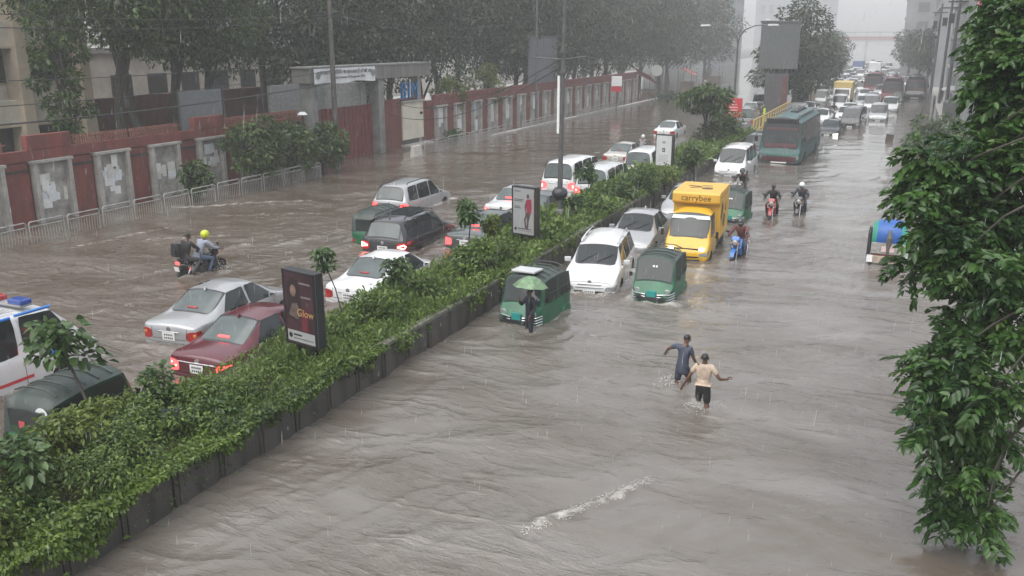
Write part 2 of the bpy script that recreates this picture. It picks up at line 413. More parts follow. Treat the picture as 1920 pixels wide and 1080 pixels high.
    pm_ = n.nodes.new('ShaderNodeMath'); pm_.operation = 'MULTIPLY'; pm_.use_clamp = True; lk(cm.outputs[0], pm_.inputs[0]); lk(pr_.outputs[0], pm_.inputs[1]); lk(pm_.outputs[0], bp.inputs['Strength'])
    lk(hh, bp.inputs['Height']); lk(bp.outputs[0], b.inputs['Normal'])
    mx = n.nodes.new('ShaderNodeMix'); mx.data_type = 'RGBA'; mx.inputs[6].default_value = (.088,.071,.055,1); mx.inputs[7].default_value = (.158,.145,.131,1)
    mr0 = n.nodes.new('ShaderNodeMapRange'); mr0.inputs[1].default_value = .32; mr0.inputs[2].default_value = .68; lk(silt.outputs['Fac'], mr0.inputs[0]); lk(mr0.outputs[0], mx.inputs[0])
    mud = n.nodes.new('ShaderNodeMapRange'); mud.inputs[1].default_value = -10.5; mud.inputs[2].default_value = -14.0; lk(sx_.outputs[0], mud.inputs[0])   # more silt stirred up in the left carriageway
    mm_ = n.nodes.new('ShaderNodeMix'); mm_.data_type = 'RGBA'; mm_.blend_type = 'MULTIPLY'; mm_.inputs[7].default_value = (.84,.78,.725,1); lk(mud.outputs[0], mm_.inputs[0]); lk(mx.outputs[2], mm_.inputs[6]); mx = mm_
    fa = n.nodes.new('ShaderNodeAttribute'); fa.attribute_name = 'foam'
    fn = noise(24, (1,1,1), 6, 0, .75)
    s1 = madd(fn.outputs['Fac'], 2.6, None)
    q = n.nodes.new('ShaderNodeMath'); q.operation = 'ADD'; lk(fa.outputs['Fac'], q.inputs[0]); lk(s1, q.inputs[1])
    mr = n.nodes.new('ShaderNodeMapRange'); mr.inputs[1].default_value = 1.62; mr.inputs[2].default_value = 2.45; lk(q.outputs[0], mr.inputs[0])
    fx = n.nodes.new('ShaderNodeMath'); fx.operation = 'MULTIPLY'; fx.use_clamp = True
    f2 = n.nodes.new('ShaderNodeMath'); f2.operation = 'MULTIPLY'; f2.inputs[1].default_value = 2.2; f2.use_clamp = True; lk(fa.outputs['Fac'], f2.inputs[0])
    lk(mr.outputs[0], fx.inputs[0]); lk(f2.outputs[0], fx.inputs[1])
    m2 = n.nodes.new('ShaderNodeMix'); m2.data_type = 'RGBA'; m2.inputs[7].default_value = (.42,.40,.375,1)
    lk(fx.outputs[0], m2.inputs[0]); lk(mx.outputs[2], m2.inputs[6]); lk(m2.outputs[2], b.inputs['Base Color'])
    mr2 = n.nodes.new('ShaderNodeMapRange'); mr2.inputs[3].default_value = .07; mr2.inputs[4].default_value = .75; lk(fx.outputs[0], mr2.inputs[0]); lk(mr2.outputs[0], b.inputs['Roughness'])
    b.inputs['IOR'].default_value = 1.42; b.inputs['Specular IOR Level'].default_value = 1.0
    tag(link('water', me, m), kind='structure')

# ------------------------------------------------------------------ median: sheet-concrete wall, earth, kerb
MX0, MX1, MTOP, MEND = -12.15, -9.62, .62, 65.0
mw = thing('median_wall', 'dark stained concrete retaining wall along the green median', 'wall', (MX1, 0, 0))
pm = MB(); pm.box((0,0,0), (.14,.975,1.35)); pm.box((.045,0,-.02), (.10,.80,1.31))
pme = pm.mesh('panel', bevel=.012)
y = -6.0; k = 0
while y < MEND:
    o = link('panel', pme, conc_wet, mw, (random.uniform(-.012,.012)-.07, y+.5, MTOP-.675+random.uniform(-.015,.015))); o.rotation_euler = (0, random.uniform(-.012,.012), random.uniform(-.008,.008)); y += 1.0; k += 1
cb = MB()
cp_me = None
for i in range(24):
    c_ = MB(); c_.box((0,0,0), (.19,2.96,.09)); 
    if cp_me is None: cp_me = c_.mesh('coping_stone', bevel=.015)
    o = link('coping_stone', cp_me, coping, mw, (-.075+random.uniform(-.015,.015), -6+3*i+1.5, MTOP+.045+random.uniform(-.01,.01))); o.rotation_euler = (random.uniform(-.004,.004), 0, random.uniform(-.006,.006))
me_ = MB(); me_.b2(MX0+.16, MX1-.15, -6, MEND, ROAD_Z, MTOP-.05); tag(me_.build('median_earth', soil), 'damp brown soil bed of the raised median', 'soil bed', kind='structure')
kb = thing('median_kerb', 'pale concrete kerb on the left edge of the median', 'kerb', (MX0, 0, 0))
kme = MB().box((0,0,0), (.2,1.97,.8)).mesh('kerb_stone', bevel=.02)
for i in range(35): link('kerb_stone', kme, conc, kb, (.08, -6+2*i+1, .02+random.uniform(-.012,.012)))

# ------------------------------------------------------------------ red boundary wall with grey panel frames
WX = -30.8
poster_m = [M('pasted_paper_%d' % i, c, .7, var=.12, scale=9) for i, c in enumerate([(.62,.63,.62),(.55,.58,.60),(.50,.50,.47),(.30,.42,.52)])]
panel_g = M('weathered_plaster', (.12,.115,.105), .75, var=.4, scale=1.4, col2=(.40,.39,.37))
def boundary_wall(label, y0, y1, first, step, seed, near):
    rr = random.Random(seed); t = thing('boundary_wall', label, 'wall', (WX, 0, 0))
    yy = first
    MB().b2(-.30,-.06,y0,y1,ROAD_Z,2.42).build('core_wall', red_wall, t)
    MB().b2(-.16,.10,y0,y1,2.46,2.86).build('top_band', red_wall, t, bevel=.015)
    n = 0
    while yy < y1-.5:
        w_ = 1.7 if near else 1.5
        if yy+w_ > y1: break
        f = MB()     # grey surround
        for a_, b_ in ((yy-.02, yy+.17), (yy+w_-.17, yy+w_+.02)): f.b2(-.05,.24,a_,b_,ROAD_Z,2.34)
        f.b2(-.05,.27,yy-.10,yy+w_+.10,2.34,2.455)
        fr = f.build('panel_frame', conc, t, bevel=.012)
        pnl = MB().b2(-.055,.02,yy+.17,yy+w_-.17,ROAD_Z,2.34).build('plaster_panel', panel_g, t)
        for q in range(rr.randint(8,15) if near else 2):
            pw, ph = rr.uniform(.16,.50), rr.uniform(.20,.55)
            if not near: pw, ph = rr.uniform(.5,.9), rr.uniform(.7,1.2)
            py, pz = rr.uniform(yy+.2+pw/2, yy+w_-.2-pw/2), rr.triangular(.45,2.05,1.4)
            pp = MB().box((.024+.0035*q, py, pz), (.004, pw, ph), rot=(rr.uniform(-.06,.06),0,0)).build('poster', rr.choice(poster_m[:3] if rr.random() > .15 else poster_m), pnl)
        MB().b2(-.058,.045,yy+w_+.13,yy+step-.13,ROAD_Z,2.40).build('brick_pier', red_wall, t, bevel=.01)
        MB().b2(-.05,.10,yy+w_+.13,yy+step-.13,2.05,2.14).build('rain_drip', ink, t)
        # upper parapet: solid blocks and steel pickets in turn
        if n % 3 == 1 or not near: MB().b2(-.18,.13,yy-.1,yy+(w_+.2 if near else step-.05),2.862,3.42 if near else 3.2).build('parapet_block', red_wall, t, bevel=.02)
        else:
            pk = MB()
            for q in range(int(step/.115)): pk.b2(-.03,.03,yy-.9+q*.115,yy-.9+q*.115+.035,2.86,3.26)
            pk.b2(-.02,.02,yy-.9,yy-.9+step,3.12,3.16)
            o = pk.build('pickets', M('picket_steel', (.20,.085,.065), .5, var=.5, scale=9), t); o['kind'] = 'stuff'
        yy += step; n += 1
    return t
boundary_wall('long red wall with poster-covered grey panels, left of the gate', 2.0, 40.9, 2.86, 2.97, 3, True)
boundary_wall('red wall with narrow grey panels running on beyond the gate', 55.0, 108.0, 56.2, 2.95, 5, False)

# ------------------------------------------------------------------ steel railing at the far kerb
def railing(label, y0, n, step, x, mat, gap=()):
    t = thing('pavement_railing', label, 'railing', (x, 0, 0), 0)
    a = MB(); L = step-.16; z0, z1, z2 = -.3, .62, .80
    a.tube([(0,0,z0),(0,0,z2-.06),(0,.05,z2),(0,L-.05,z2),(0,L,z2-.06),(0,L,z0)], .027, 6)
    top = a.mesh('hoop_rail', smooth=True)
    b = MB().tube([(0,0,z1),(0,L,z1)], .022, 6).mesh('mid_rail', smooth=True)
    c = MB()
    for q in range(1, 12): c.tube([(0,L*q/12,-.3),(0,L*q/12,z1)], .011, 4)
    c = c.mesh('bars')
    for i in range(n):
        if i in gap: continue
        p = link('hoop_rail', top, mat, t, (random.uniform(-.03,.03), y0+i*step, random.uniform(-.03,.02))); p.rotation_euler = (0, random.uniform(-.04,.04), random.uniform(-.01,.01))
        link('mid_rail', b, mat, p)
        o = link('bars', c, M('grey_bars', (.30,.30,.29), .5), p); o['kind'] = 'stuff'
    return t
railing('white hooped railing in front of the poster wall', 1.97, 23, 1.58, -27.75, white_rail)
railing('white railing beyond the gate house, following the far pavement', 48.8, 26, 1.58, -27.5, white_rail, gap=(8,9,16,17))
t = thing('concrete_barrier', 'low pale concrete block at the start of the far railing', 'barrier', (-27.6, 47.9, 0)); MB().box((0,0,.15),(.35,1.1,1.0),top=(.6,.9)).build('block', M('pale_concrete',(.45,.44,.41),.7,var=.25), t, bevel=.04)
t = thing('kerb_step', 'low stepped kerb along the pavement beyond the gate', 'kerb', (-27.9,0,0)); MB().b2(-.3,.15,60,108,ROAD_Z,.16).build('kerb_stone', conc, t, bevel=.03)

# ------------------------------------------------------------------ gate portal, banner, guard house
gt = thing('gate_portal', 'grey concrete gate portal with maroon steel gates', 'gate', (WX, 0, 0))
for yy in (41.4, 48.4):
    p = MB().box((.15,yy,2.3),(.75,.62,5.2)).build('pillar', M('gate_concrete',(.17,.17,.165),.7,var=.35,scale=1.5), gt, bevel=.03)
    MB().box((.15,yy+.40,2.3),(.30,.18,5.2)).build('pilaster', conc, gt, bevel=.02)
MB().b2(-.55,.65,40.9,54.5,4.62,5.42).build('beam', M('rain_streaked_concrete',(.09,.09,.085),.7,var=.4,scale=1.2,col2=(.22,.215,.20),stretch=(1,2.5,.3)), gt, bevel=.03)
MB().b2(-.60,.70,40.8,54.6,5.42,5.52).build('cornice', M('gate_concrete',(.17,.17,.165)), gt, bevel=.02)
MB().box((-.3,54.2,2.3),(.5,.45,5.0)).build('pillar', conc, gt, bevel=.03)
for i in range(2):
    lf = MB().b2(-.05,.03,41.8+i*3.1,41.8+i*3.1+3.06,-.3,3.1).build('gate_leaf', maroon_m, gt)
    for q in range(7): MB().b2(.03,.065,41.85+i*3.1+q*.43,41.85+i*3.1+q*.43+.05,-.3,3.1).build('gate_rib', maroon_m, lf)
MB().b2(-.3,-.1,48.8,55,-.3,3.2).build('side_wall', red_wall, gt)
MB().b2(-3.2,-3.0,42,54,-.3,4.4).build('porch_wall', M('grey_plaster',(.26,.27,.27),.7,var=.3), gt)
MB().b2(-3.0,-.3,47.3,47.9,-.3,4.4).build('porch_wall', M('grey_plaster',(.26,.27,.27),.7,var=.3), gt)
bn = thing('gate_banner', 'long white name banner across the gate beam', 'banner', (WX+.74, 44.3, 4.95))
cl = MB(); N_ = 14
for i in range(N_):
    a_, b_ = -3.1+6.2*i/N_, -3.1+6.2*(i+1)/N_; da, db = .05*math.sin(i*1.1), .05*math.sin((i+1)*1.1)
    za, zb_ = -.36+.05*math.sin(i*.8), -.36+.05*math.sin((i+1)*.8)
    cl.add([(da,a_,za),(db,b_,zb_),(db*.3,b_,.46),(da*.3,a_,.46)], [(0,1,2,3)])
cl.build('cloth', M('white_vinyl',(.62,.64,.66),.5,var=.12,scale=1.5), bn, smooth=True)
ROT_ROAD = (math.pi/2, 0, math.pi/2)          # lettering that faces the road (+X)
lettering('বাংলাদেশ ইনস্টিটিউট অব ম্যানেজমেন্ট (বি আই এম)', .30, ink, bn, (.075,0,.22), ROT_ROAD, depth=.01, sx=.8)
lettering('Bangladesh Institute of Management (BIM)', .21, ink, bn, (.075,.1,-.06), ROT_ROAD, depth=.01)
for yy in (-2.8, 2.8): MB().lathe([(.20,0),(.20,.01)], (.07,yy,.10), 'X', 12).build('emblem', M('emblem_grey',(.18,.2,.2),.6), bn); 
gh = thing('guard_house', 'small cream guard cabin beside the gate', 'cabin', (-31.4, 53.2, 0))
cream = M('cream_panel', (.56,.53,.44), .55, var=.14, scale=1.2)
MB().b2(-.6,.6,-1.4,1.4,.42,2.86).build('wall', cream, gh, bevel=.02)
MB().b2(-.7,.7,-1.5,1.5,2.86,3.02).build('roof', M('cabin_roof',(.30,.29,.26),.7,var=.3), gh, bevel=.03)
MB().b2(-.55,.55,-1.35,1.35,-.3,.42).build('plinth', M('dark_plinth',(.06,.06,.06),.7), gh)
MB().b2(-.5,1.3,-1.6,1.6,-.3,.12).build('step', conc, gh, bevel=.02)
wn = MB().b2(-.42,.30,-1.45,-1.40,.98,2.0).build('window', M('window_frame',(.25,.25,.24),.5), gh); MB().b2(-.36,.24,-1.465,-1.45,1.04,1.94).build('pane', glass, wn)
MB().b2(-.5,.45,-1.5,-1.4,2.22,2.32).build('canopy', conc, gh)
MB().lathe([(.09,0),(.09,.14)], (.6,1.0,2.1), 'X', 8).build('wall_lamp', black_pl, gh)
bl = thing('blue_letter_sign', 'large blue standing letters BIM above the guard cabin', 'sign', (-30.9, 52.9, 3.02))
blue_l = M('blue_letter', (.03,.20,.50), .4, var=.15)
for ch, yy in (('B',-.78),('I',-.05),('M',.72)):
    o = lettering(ch, 1.62, blue_l, bl, (0,yy,.62), ROT_ROAD, name='letter', depth=.14, sx=.72)
MB().b2(-.08,.08,-1.3,1.3,0,.05).build('base_rail', dark_metal, bl)
lp = thing('wall_lamp_post', 'short garden lamp with white square cap near the gate', 'lamp', (-30.1, 40.0, 0)); MB().tube([(0,0,0),(0,0,3.0)], .05, 8).build('post', dark_metal, lp); MB().box((0,0,3.1),(.42,.42,.16),top=(.5,.5)).build('cap', white_pl, lp, bevel=.02)

# ------------------------------------------------------------------ buildings
beige = M('beige_render', (.44,.37,.29), .75, var=.22, scale=.9)
beige2 = M('pale_render', (.50,.47,.41), .75, var=.2, scale=.9)
dkwin = M('dark_window', (.025,.028,.03), .15, var=.3)
b1 = thing('beige_building', 'beige office block with heavy flared columns, behind the wall', 'building', (-43.0, 0, 0))
MB().b2(-9,-.6,16,37.2,ROAD_Z,16).build('wall', beige2, b1)
for fl, z0 in enumerate((-.1, 3.9, 7.9, 11.9)):
    MB().b2(-.7,.10,16,37.2,z0+2.75,z0+4.0).build('spandrel', beige2, b1, bevel=.03)
    MB().b2(-.7,.22,16,37.2,z0+2.62,z0+2.75).build('floor_band', beige, b1, bevel=.02)
    for yy in (17.9, 21.75, 25.6, 29.45, 33.3):
        wn = MB().b2(-.6,-.5,yy+.45,yy+3.3,z0+.9,z0+2.62).build('window', dark_metal, b1)
        for q in range(2): MB().b2(-.50,-.485,yy+.62+q*1.3,yy+1.82+q*1.3,z0+.98,z0+2.54).build('pane', dkwin, wn)
for yy in (17.7, 21.55, 25.4, 29.25, 33.1, 36.95):
    MB().prism([(yy-.55,ROAD_Z),(yy+.55,ROAD_Z),(yy+.34,3.2),(yy+.30,16),(yy-.30,16),(yy-.34,3.2)], 'X', -.55, .55).build('column', beige, b1, bevel=.03)
for yy, z0 in ((30.6,5.0),(26.5,5.0),(31.0,1.1)):
    ac = MB().b2(.11,.45,yy,yy+.9,z0-.6,z0).build('air_conditioner', M('ac_white',(.45,.46,.46),.5), b1, bevel=.02); MB().lathe([(.24,0),(.24,.012)], (.45,yy+.5,z0-.3), 'X', 12).build('fan_grille', black_pl, ac)
b2_ = thing('pale_rear_building', 'pale low building seen between the trunks behind the wall', 'building', (-55, 0, 0))
MB().b2(-6,0,48,76,ROAD_Z,6.0).build('wall', beige2, b2_)
MB().b2(-6.3,.3,47.8,76.2,6.0,6.4).build('roof', conc, b2_)
for i in range(7):
    wn = MB().b2(0,.06,50+i*3.6,52+i*3.6,2.6,4.4).build('window', dark_metal, b2_); MB().b2(.06,.075,50.1+i*3.6,51.9+i*3.6,2.7,4.3).build('pane', dkwin, wn)
b3 = thing('low_red_wall', 'inner red compound wall seen behind the trees', 'wall', (-47,0,0)); MB().b2(-.15,.15,39,66,ROAD_Z,3.4).build('wall', red_wall, b3)
lw = MB().b2(-47,-32,16,66,-.3,.35).build('compound_lawn', M('lawn', (.055,.085,.03), .9, var=.4, scale=2.5, bump=.4)); tag(lw, kind='structure')
bb = thing('board_back', 'blank grey back of a signboard behind the red wall', 'signboard', (-33.0, 35.5, 0)); MB().b2(-.06,.06,-1.5,1.5,2.6,4.5).build('panel', M('grey_sheet',(.15,.16,.165),.6,var=.15), bb, bevel=.02)
for yy in (-1.2,1.2): MB().tube([(0,yy,-.3),(0,yy,2.6)], .06, 6).build('post', dark_metal, bb)
for yy in (-1.6,1.6): MB().b2(.06,.10,yy-.05,yy+.05,2.6,4.6).build('frame_edge', galv, bb)
db = thing('dark_billboard', 'large blank grey billboard panel standing over the far red wall', 'billboard', (-30.9, 77.2, 0)); MB().b2(-.12,.12,-3.3,3.3,2.7,7.2).build('panel', M('dim_grey_sheet',(.11,.12,.13),.6,var=.12), db, bevel=.03)
for yy in (-2.6,2.6): MB().tube([(0,yy,-.3),(0,yy,2.7)], .12, 8).build('post', dark_metal, db)
MB().b2(-.15,.15,-3.5,3.5,7.2,7.34).build('light_rail', galv, db)

def facade(name, label, x, y0, y1, h, floors, bays, wallm, winm, face=1, depth=14, sill=True, cat='building'):
    """slab whose road side carries real window boxes; face=+1 looks to +X"""
    t = thing(name, label, cat, (x, 0, 0)); s = face
    MB().b2(min(0,-s*depth), max(0,-s*depth), y0, y1, ROAD_Z, h).build('wall', wallm, t)
    fh = h/floors; bw = (y1-y0)/bays
    wme = MB().box((0,0,0), (.10, bw*.68, fh*.52)).mesh('window'); pme_ = MB().box((0,0,0), (.02, bw*.30, fh*.46)).mesh('pane')
    bme = MB().box((0,0,0), (.28, y1-y0, fh*.10)).mesh('floor_band', bevel=.02)
    for f in range(floors):
        link('floor_band', bme, conc, t, (s*.1, (y0+y1)/2, fh*(f+.95)))
        for b_ in range(bays):
            o = link('window', wme, white_rail if sill else dark_metal, t, (s*.03, y0+bw*(b_+.5), fh*(f+.52)))
            for q in (-1,1): link('pane', pme_, winm, o, (s*.05, q*bw*.165, 0))
    MB().b2(-depth if s > 0 else -.35, .35 if s > 0 else depth, y0-.1, y1+.1, h, h+.5).build('parapet', conc, t)
    # end wall that looks towards the camera
    wme2 = MB().box((0,0,0), (depth*.10, .10, fh*.5)).mesh('window')
    for f in range(floors):
        for q in range(4): link('window', wme2, winm, t, (-s*depth*(.15+.22*q), y0-.03, fh*(f+.52)))
    return t
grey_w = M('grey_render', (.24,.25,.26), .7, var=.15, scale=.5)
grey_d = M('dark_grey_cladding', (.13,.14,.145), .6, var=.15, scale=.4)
f1 = facade('grey_shop_building', 'grey shop building with tall pilasters on the right pavement', 4.5, 66, 96, 13, 3, 6, grey_d, dkwin, -1)
for yy in np.linspace(66,96,7): MB().b2(-.45,.1,yy-.35,yy+.35,ROAD_Z,13.2).build('pilaster', M('pale_grey_render',(.26,.27,.28),.7,var=.1), f1)
sg = thing('red_round_sign', 'red square shop sign with a white mark on the grey building', 'sign', (3.95, 74, 9.0)); MB().b2(-.06,.06,-1.3,1.3,-1.1,1.1).build('panel', M('sign_red',(.50,.03,.04),.4), sg, bevel=.03)
mk = MB()
for a_ in range(5): mk.ell((-.08,.34*math.sin(a_*1.257),.34*math.cos(a_*1.257)), (.02,.26,.26), 8, 6)
mk.build('white_mark', white_pl, sg)
facade('grey_row_building', 'second grey building along the right pavement', 4.6, 97, 139, 15, 4, 7, grey_d, dkwin, -1)
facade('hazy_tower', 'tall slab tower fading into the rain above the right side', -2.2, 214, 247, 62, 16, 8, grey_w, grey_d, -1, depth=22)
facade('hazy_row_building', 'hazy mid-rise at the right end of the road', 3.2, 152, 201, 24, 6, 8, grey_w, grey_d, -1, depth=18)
f2 = facade('sign_building', 'tall building covered in pale signs beyond the roadside trees', -48, 230, 282, 52, 10, 8, grey_w, grey_d, 1, depth=16)
for (yy, z0, w_, h_, m_, nm) in ((233,12,8,4.5,M('sign_pale_blue',(.45,.52,.58),.5),'pale'),(233,19,8,6,M('sign_grey_green',(.30,.34,.33),.5),'grey'),(244,10,3,20,M('sign_pink',(.55,.12,.18),.5),'pink'),(254,19,8,8,M('sign_white',(.55,.56,.58),.5),'white')):
    q = MB().b2(.2,.5,yy,yy+w_,z0,z0+h_).build('sign_panel', m_, f2)
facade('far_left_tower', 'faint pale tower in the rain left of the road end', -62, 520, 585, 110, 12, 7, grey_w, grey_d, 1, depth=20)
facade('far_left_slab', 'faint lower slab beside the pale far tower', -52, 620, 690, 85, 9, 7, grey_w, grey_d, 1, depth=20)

# far footbridge
fb = thing('far_footbridge', 'hazy pedestrian footbridge with red rail crossing the road end', 'footbridge', (-20, 470, 0))
MB().b2(-19,17,-1.2,1.2,6.2,7.0).build('deck', conc, fb)
for yy in (-1.2,1.2): MB().b2(-19,17,yy-.06,yy+.06,7.0,8.6).build('parapet_rail', M('red_rail',(.24,.11,.11),.5), fb)
for xx in (-18.4, -1, 16.4): MB().b2(xx-.5,xx+.5,-.5,.5,ROAD_Z,6.2).build('pier', conc, fb)
MB().b2(-19.5,17.5,-1.6,1.6,10.4,10.7).build('roof', grey_d, fb)
for xx in np.linspace(-18,16,7): MB().b2(xx-.08,xx+.08,1.0,1.15,8.6,10.4).build('roof_post', dark_metal, fb)

# ------------------------------------------------------------------ lamp posts, poles, wires
def lamp_post(label, x, y, h, arms, group='street lamps on the median'):
    t = thing('street_lamp', label, 'lamp post', (x, y, 0), 0, group)
    MB().tube([(0,0,ROAD_Z),(0,0,1.2),(0,0,h-1.2)], [.13,.10,.065], 10).build('pole', galv, t, smooth=True)
    MB().lathe([(.20,.35),(.20,1.0),(.12,1.1)], (0,0,0), 'Z', 10).build('base', galv, t, smooth=True)
    for s in arms:
        pts = [(0,0,h-1.3),(s*.08,0,h-.75),(s*.45,0,h-.25),(s*1.1,0,h),(s*2.0,0,h+.05)]
        a = MB().tube(pts, [.06,.05,.045,.04,.035], 8).build('arm', galv, t, smooth=True)
        MB().box((s*2.3,0,h+.04),(.75,.24,.12),top=(.8,.6)).build('lantern', M('lantern_grey',(.35,.36,.37),.4), a, bevel=.02)
    return t
lamp_post('twin-armed street lamp on the median behind the third lightbox', -11.2, 64.3, 7.9, (-1,1))
ps = thing('utility_pole', 'tall slim dark pole rising from the median behind the second lightbox', 'pole', (-11.15, 29.6, 0))
MB().tube([(0,0,.3),(.02,0,3.2),(.10,0,9.2)], [.115,.085,.06], 10).build('pole', galv, ps, smooth=True)
MB().lathe([(.17,.45),(.17,1.0),(.15,1.05)], (0,0,0), 'Z', 10).build('base_sleeve', M('sleeve',(.20,.20,.20),.5), ps)
MB().ell((.02,-.05,1.62),(.30,.30,.24),10,8).build('wrapped_bundle', M('black_bag',(.02,.02,.03),.35,bump=.5,bscale=9), ps, smooth=True)
MB().b2(-.14,-.05,-.02,.02,3.75,5.75).build('strip_banner', white_pl, ps)
for z in (5.8, 6.5): MB().lathe([(.13,0),(.13,.10)], (.05,0,z), 'Z', 8).build('clamp', galv, ps)
MB().tube([(-1.05,0,6.35),(.05,0,6.3),(.9,0,6.4)], .025, 6).build('cross_arm', galv, ps)
p2 = thing('utility_pole', 'dark electricity pole in front of the gate banner', 'pole', (-29.6, 42.3, 0)); MB().tube([(0,0,-.3),(.05,0,11)], [.17,.11], 8).build('pole', M('weathered_pole',(.07,.065,.06),.6,var=.3,scale=3), p2, smooth=True); MB().b2(-.9,.9,-.05,.05,8.2,8.3).build('cross_arm', dark_metal, p2)
p3 = thing('utility_pole', 'thin pole beside the grey billboard over the far red wall', 'pole', (-29.0, 71, 0)); MB().tube([(0,0,-.3),(0,0,10.5)], [.13,.09], 8).build('pole', galv, p3, smooth=True)
for zz in (4.3, 5.8):
    MB().tube([(0,0,zz),(.9,.3,zz+.15)], .03, 5).build('bracket', galv, p3); 
for i, (x, yy, h, lb) in enumerate([(3.4, 95, 11.5, 'dark thick pole on the right pavement nearest the tree'), (3.3, 113, 11.5, 'dark pole on the right pavement, second of the row'), (2.7, 132, 11.5, 'faint dark pole farthest along the right pavement')]):
    t = thing('utility_pole', lb, 'pole', (x, yy, 0), 0); MB().tube([(0,0,-.3),(.1,0,h)], [.18,.12], 8).build('pole', M('dark_pole',(.05,.05,.055),.6), t, smooth=True); MB().b2(-.9,.9,-.06,.06,h-1.2,h-1.05).build('cross_arm', dark_metal, t); MB().box((-.45,0,h-2.6),(.5,.5,.9)).build('transformer', dark_metal, t, bevel=.05)
# overhead wires strung between the poles
def wire(label, a, b, sag, r=.014):
    a, b = Vector(a), Vector(b); pts = []
    for i in range(21):
        f = i/20; p = a.lerp(b, f); p.z -= sag*4*f*(1-f); pts.append(p)
    o = MB().tube(pts, r, 4).build('overhead_wire', ink); tag(o, label, 'wire', 'overhead wires')
for i, (a, b, sg_, lb) in enumerate([
    ((-29.6,42.3,8.3),(-29,71,8.6),.7,'overhead wire from the gate pole to the billboard pole, upper'),
    ((-29,42.3,8.25),(-28.6,71,7.6),.8,'overhead wire from the gate pole to the billboard pole, lower'),
    ((-29.6,42.3,8.3),(-29.8,6,8.9),.8,'upper wire running left from the gate pole across the trees'),
    ((-29,42.3,8.2),(-29.4,6,8.3),.9,'second wire running left from the gate pole across the trees'),
    ((-29.9,42.3,6.0),(-30,6,6.4),.7,'middle wire crossing in front of the beige building'),
    ((-29.7,42.3,5.3),(-29.8,6,5.2),.6,'lower wire crossing in front of the beige building'),
    ((-29.8,42.3,4.6),(-29.8,4,4.6),.6,'sagging thick cable above the red wall'),
    ((-30.6,50.5,3.0),(-11.1,29.6,6.35),.9,'cable from the gate over the carriageway to the slim pole'),
    ((-30.6,49.5,2.4),(-11.1,29.6,6.1),1.0,'second cable from the gate to the slim pole, hanging lower')]):
    wire(lb, a, b, sg_, .03 if i == 6 else .016)
# ------------------------------------------------------------------ vehicles: a control cage per kind, subdivided, wheel wells cut, split into parts
def evaluated(o):
    return eval_mesh(o)
def split_mesh(me, names):
    """split by material index into one mesh per part name"""
    nv = len(me.vertices); co = np.empty(nv*3, np.float32); me.vertices.foreach_get('co', co); co = co.reshape(-1,3)
    groups = {}
    for p in me.polygons: groups.setdefault(p.material_index, []).append(tuple(p.vertices))
    out = []
    for k, fs in sorted(groups.items()):
        used = sorted({i for f in fs for i in f}); mp = {v: i for i, v in enumerate(used)}
        m = bpy.data.meshes.new(names[k]); m.from_pydata([tuple(co[i]) for i in used], [], [tuple(mp[i] for i in f) for f in fs])
        m.shade_smooth(); m.set_sharp_from_angle(angle=R(38)); out.append((names[k], m))
    return out

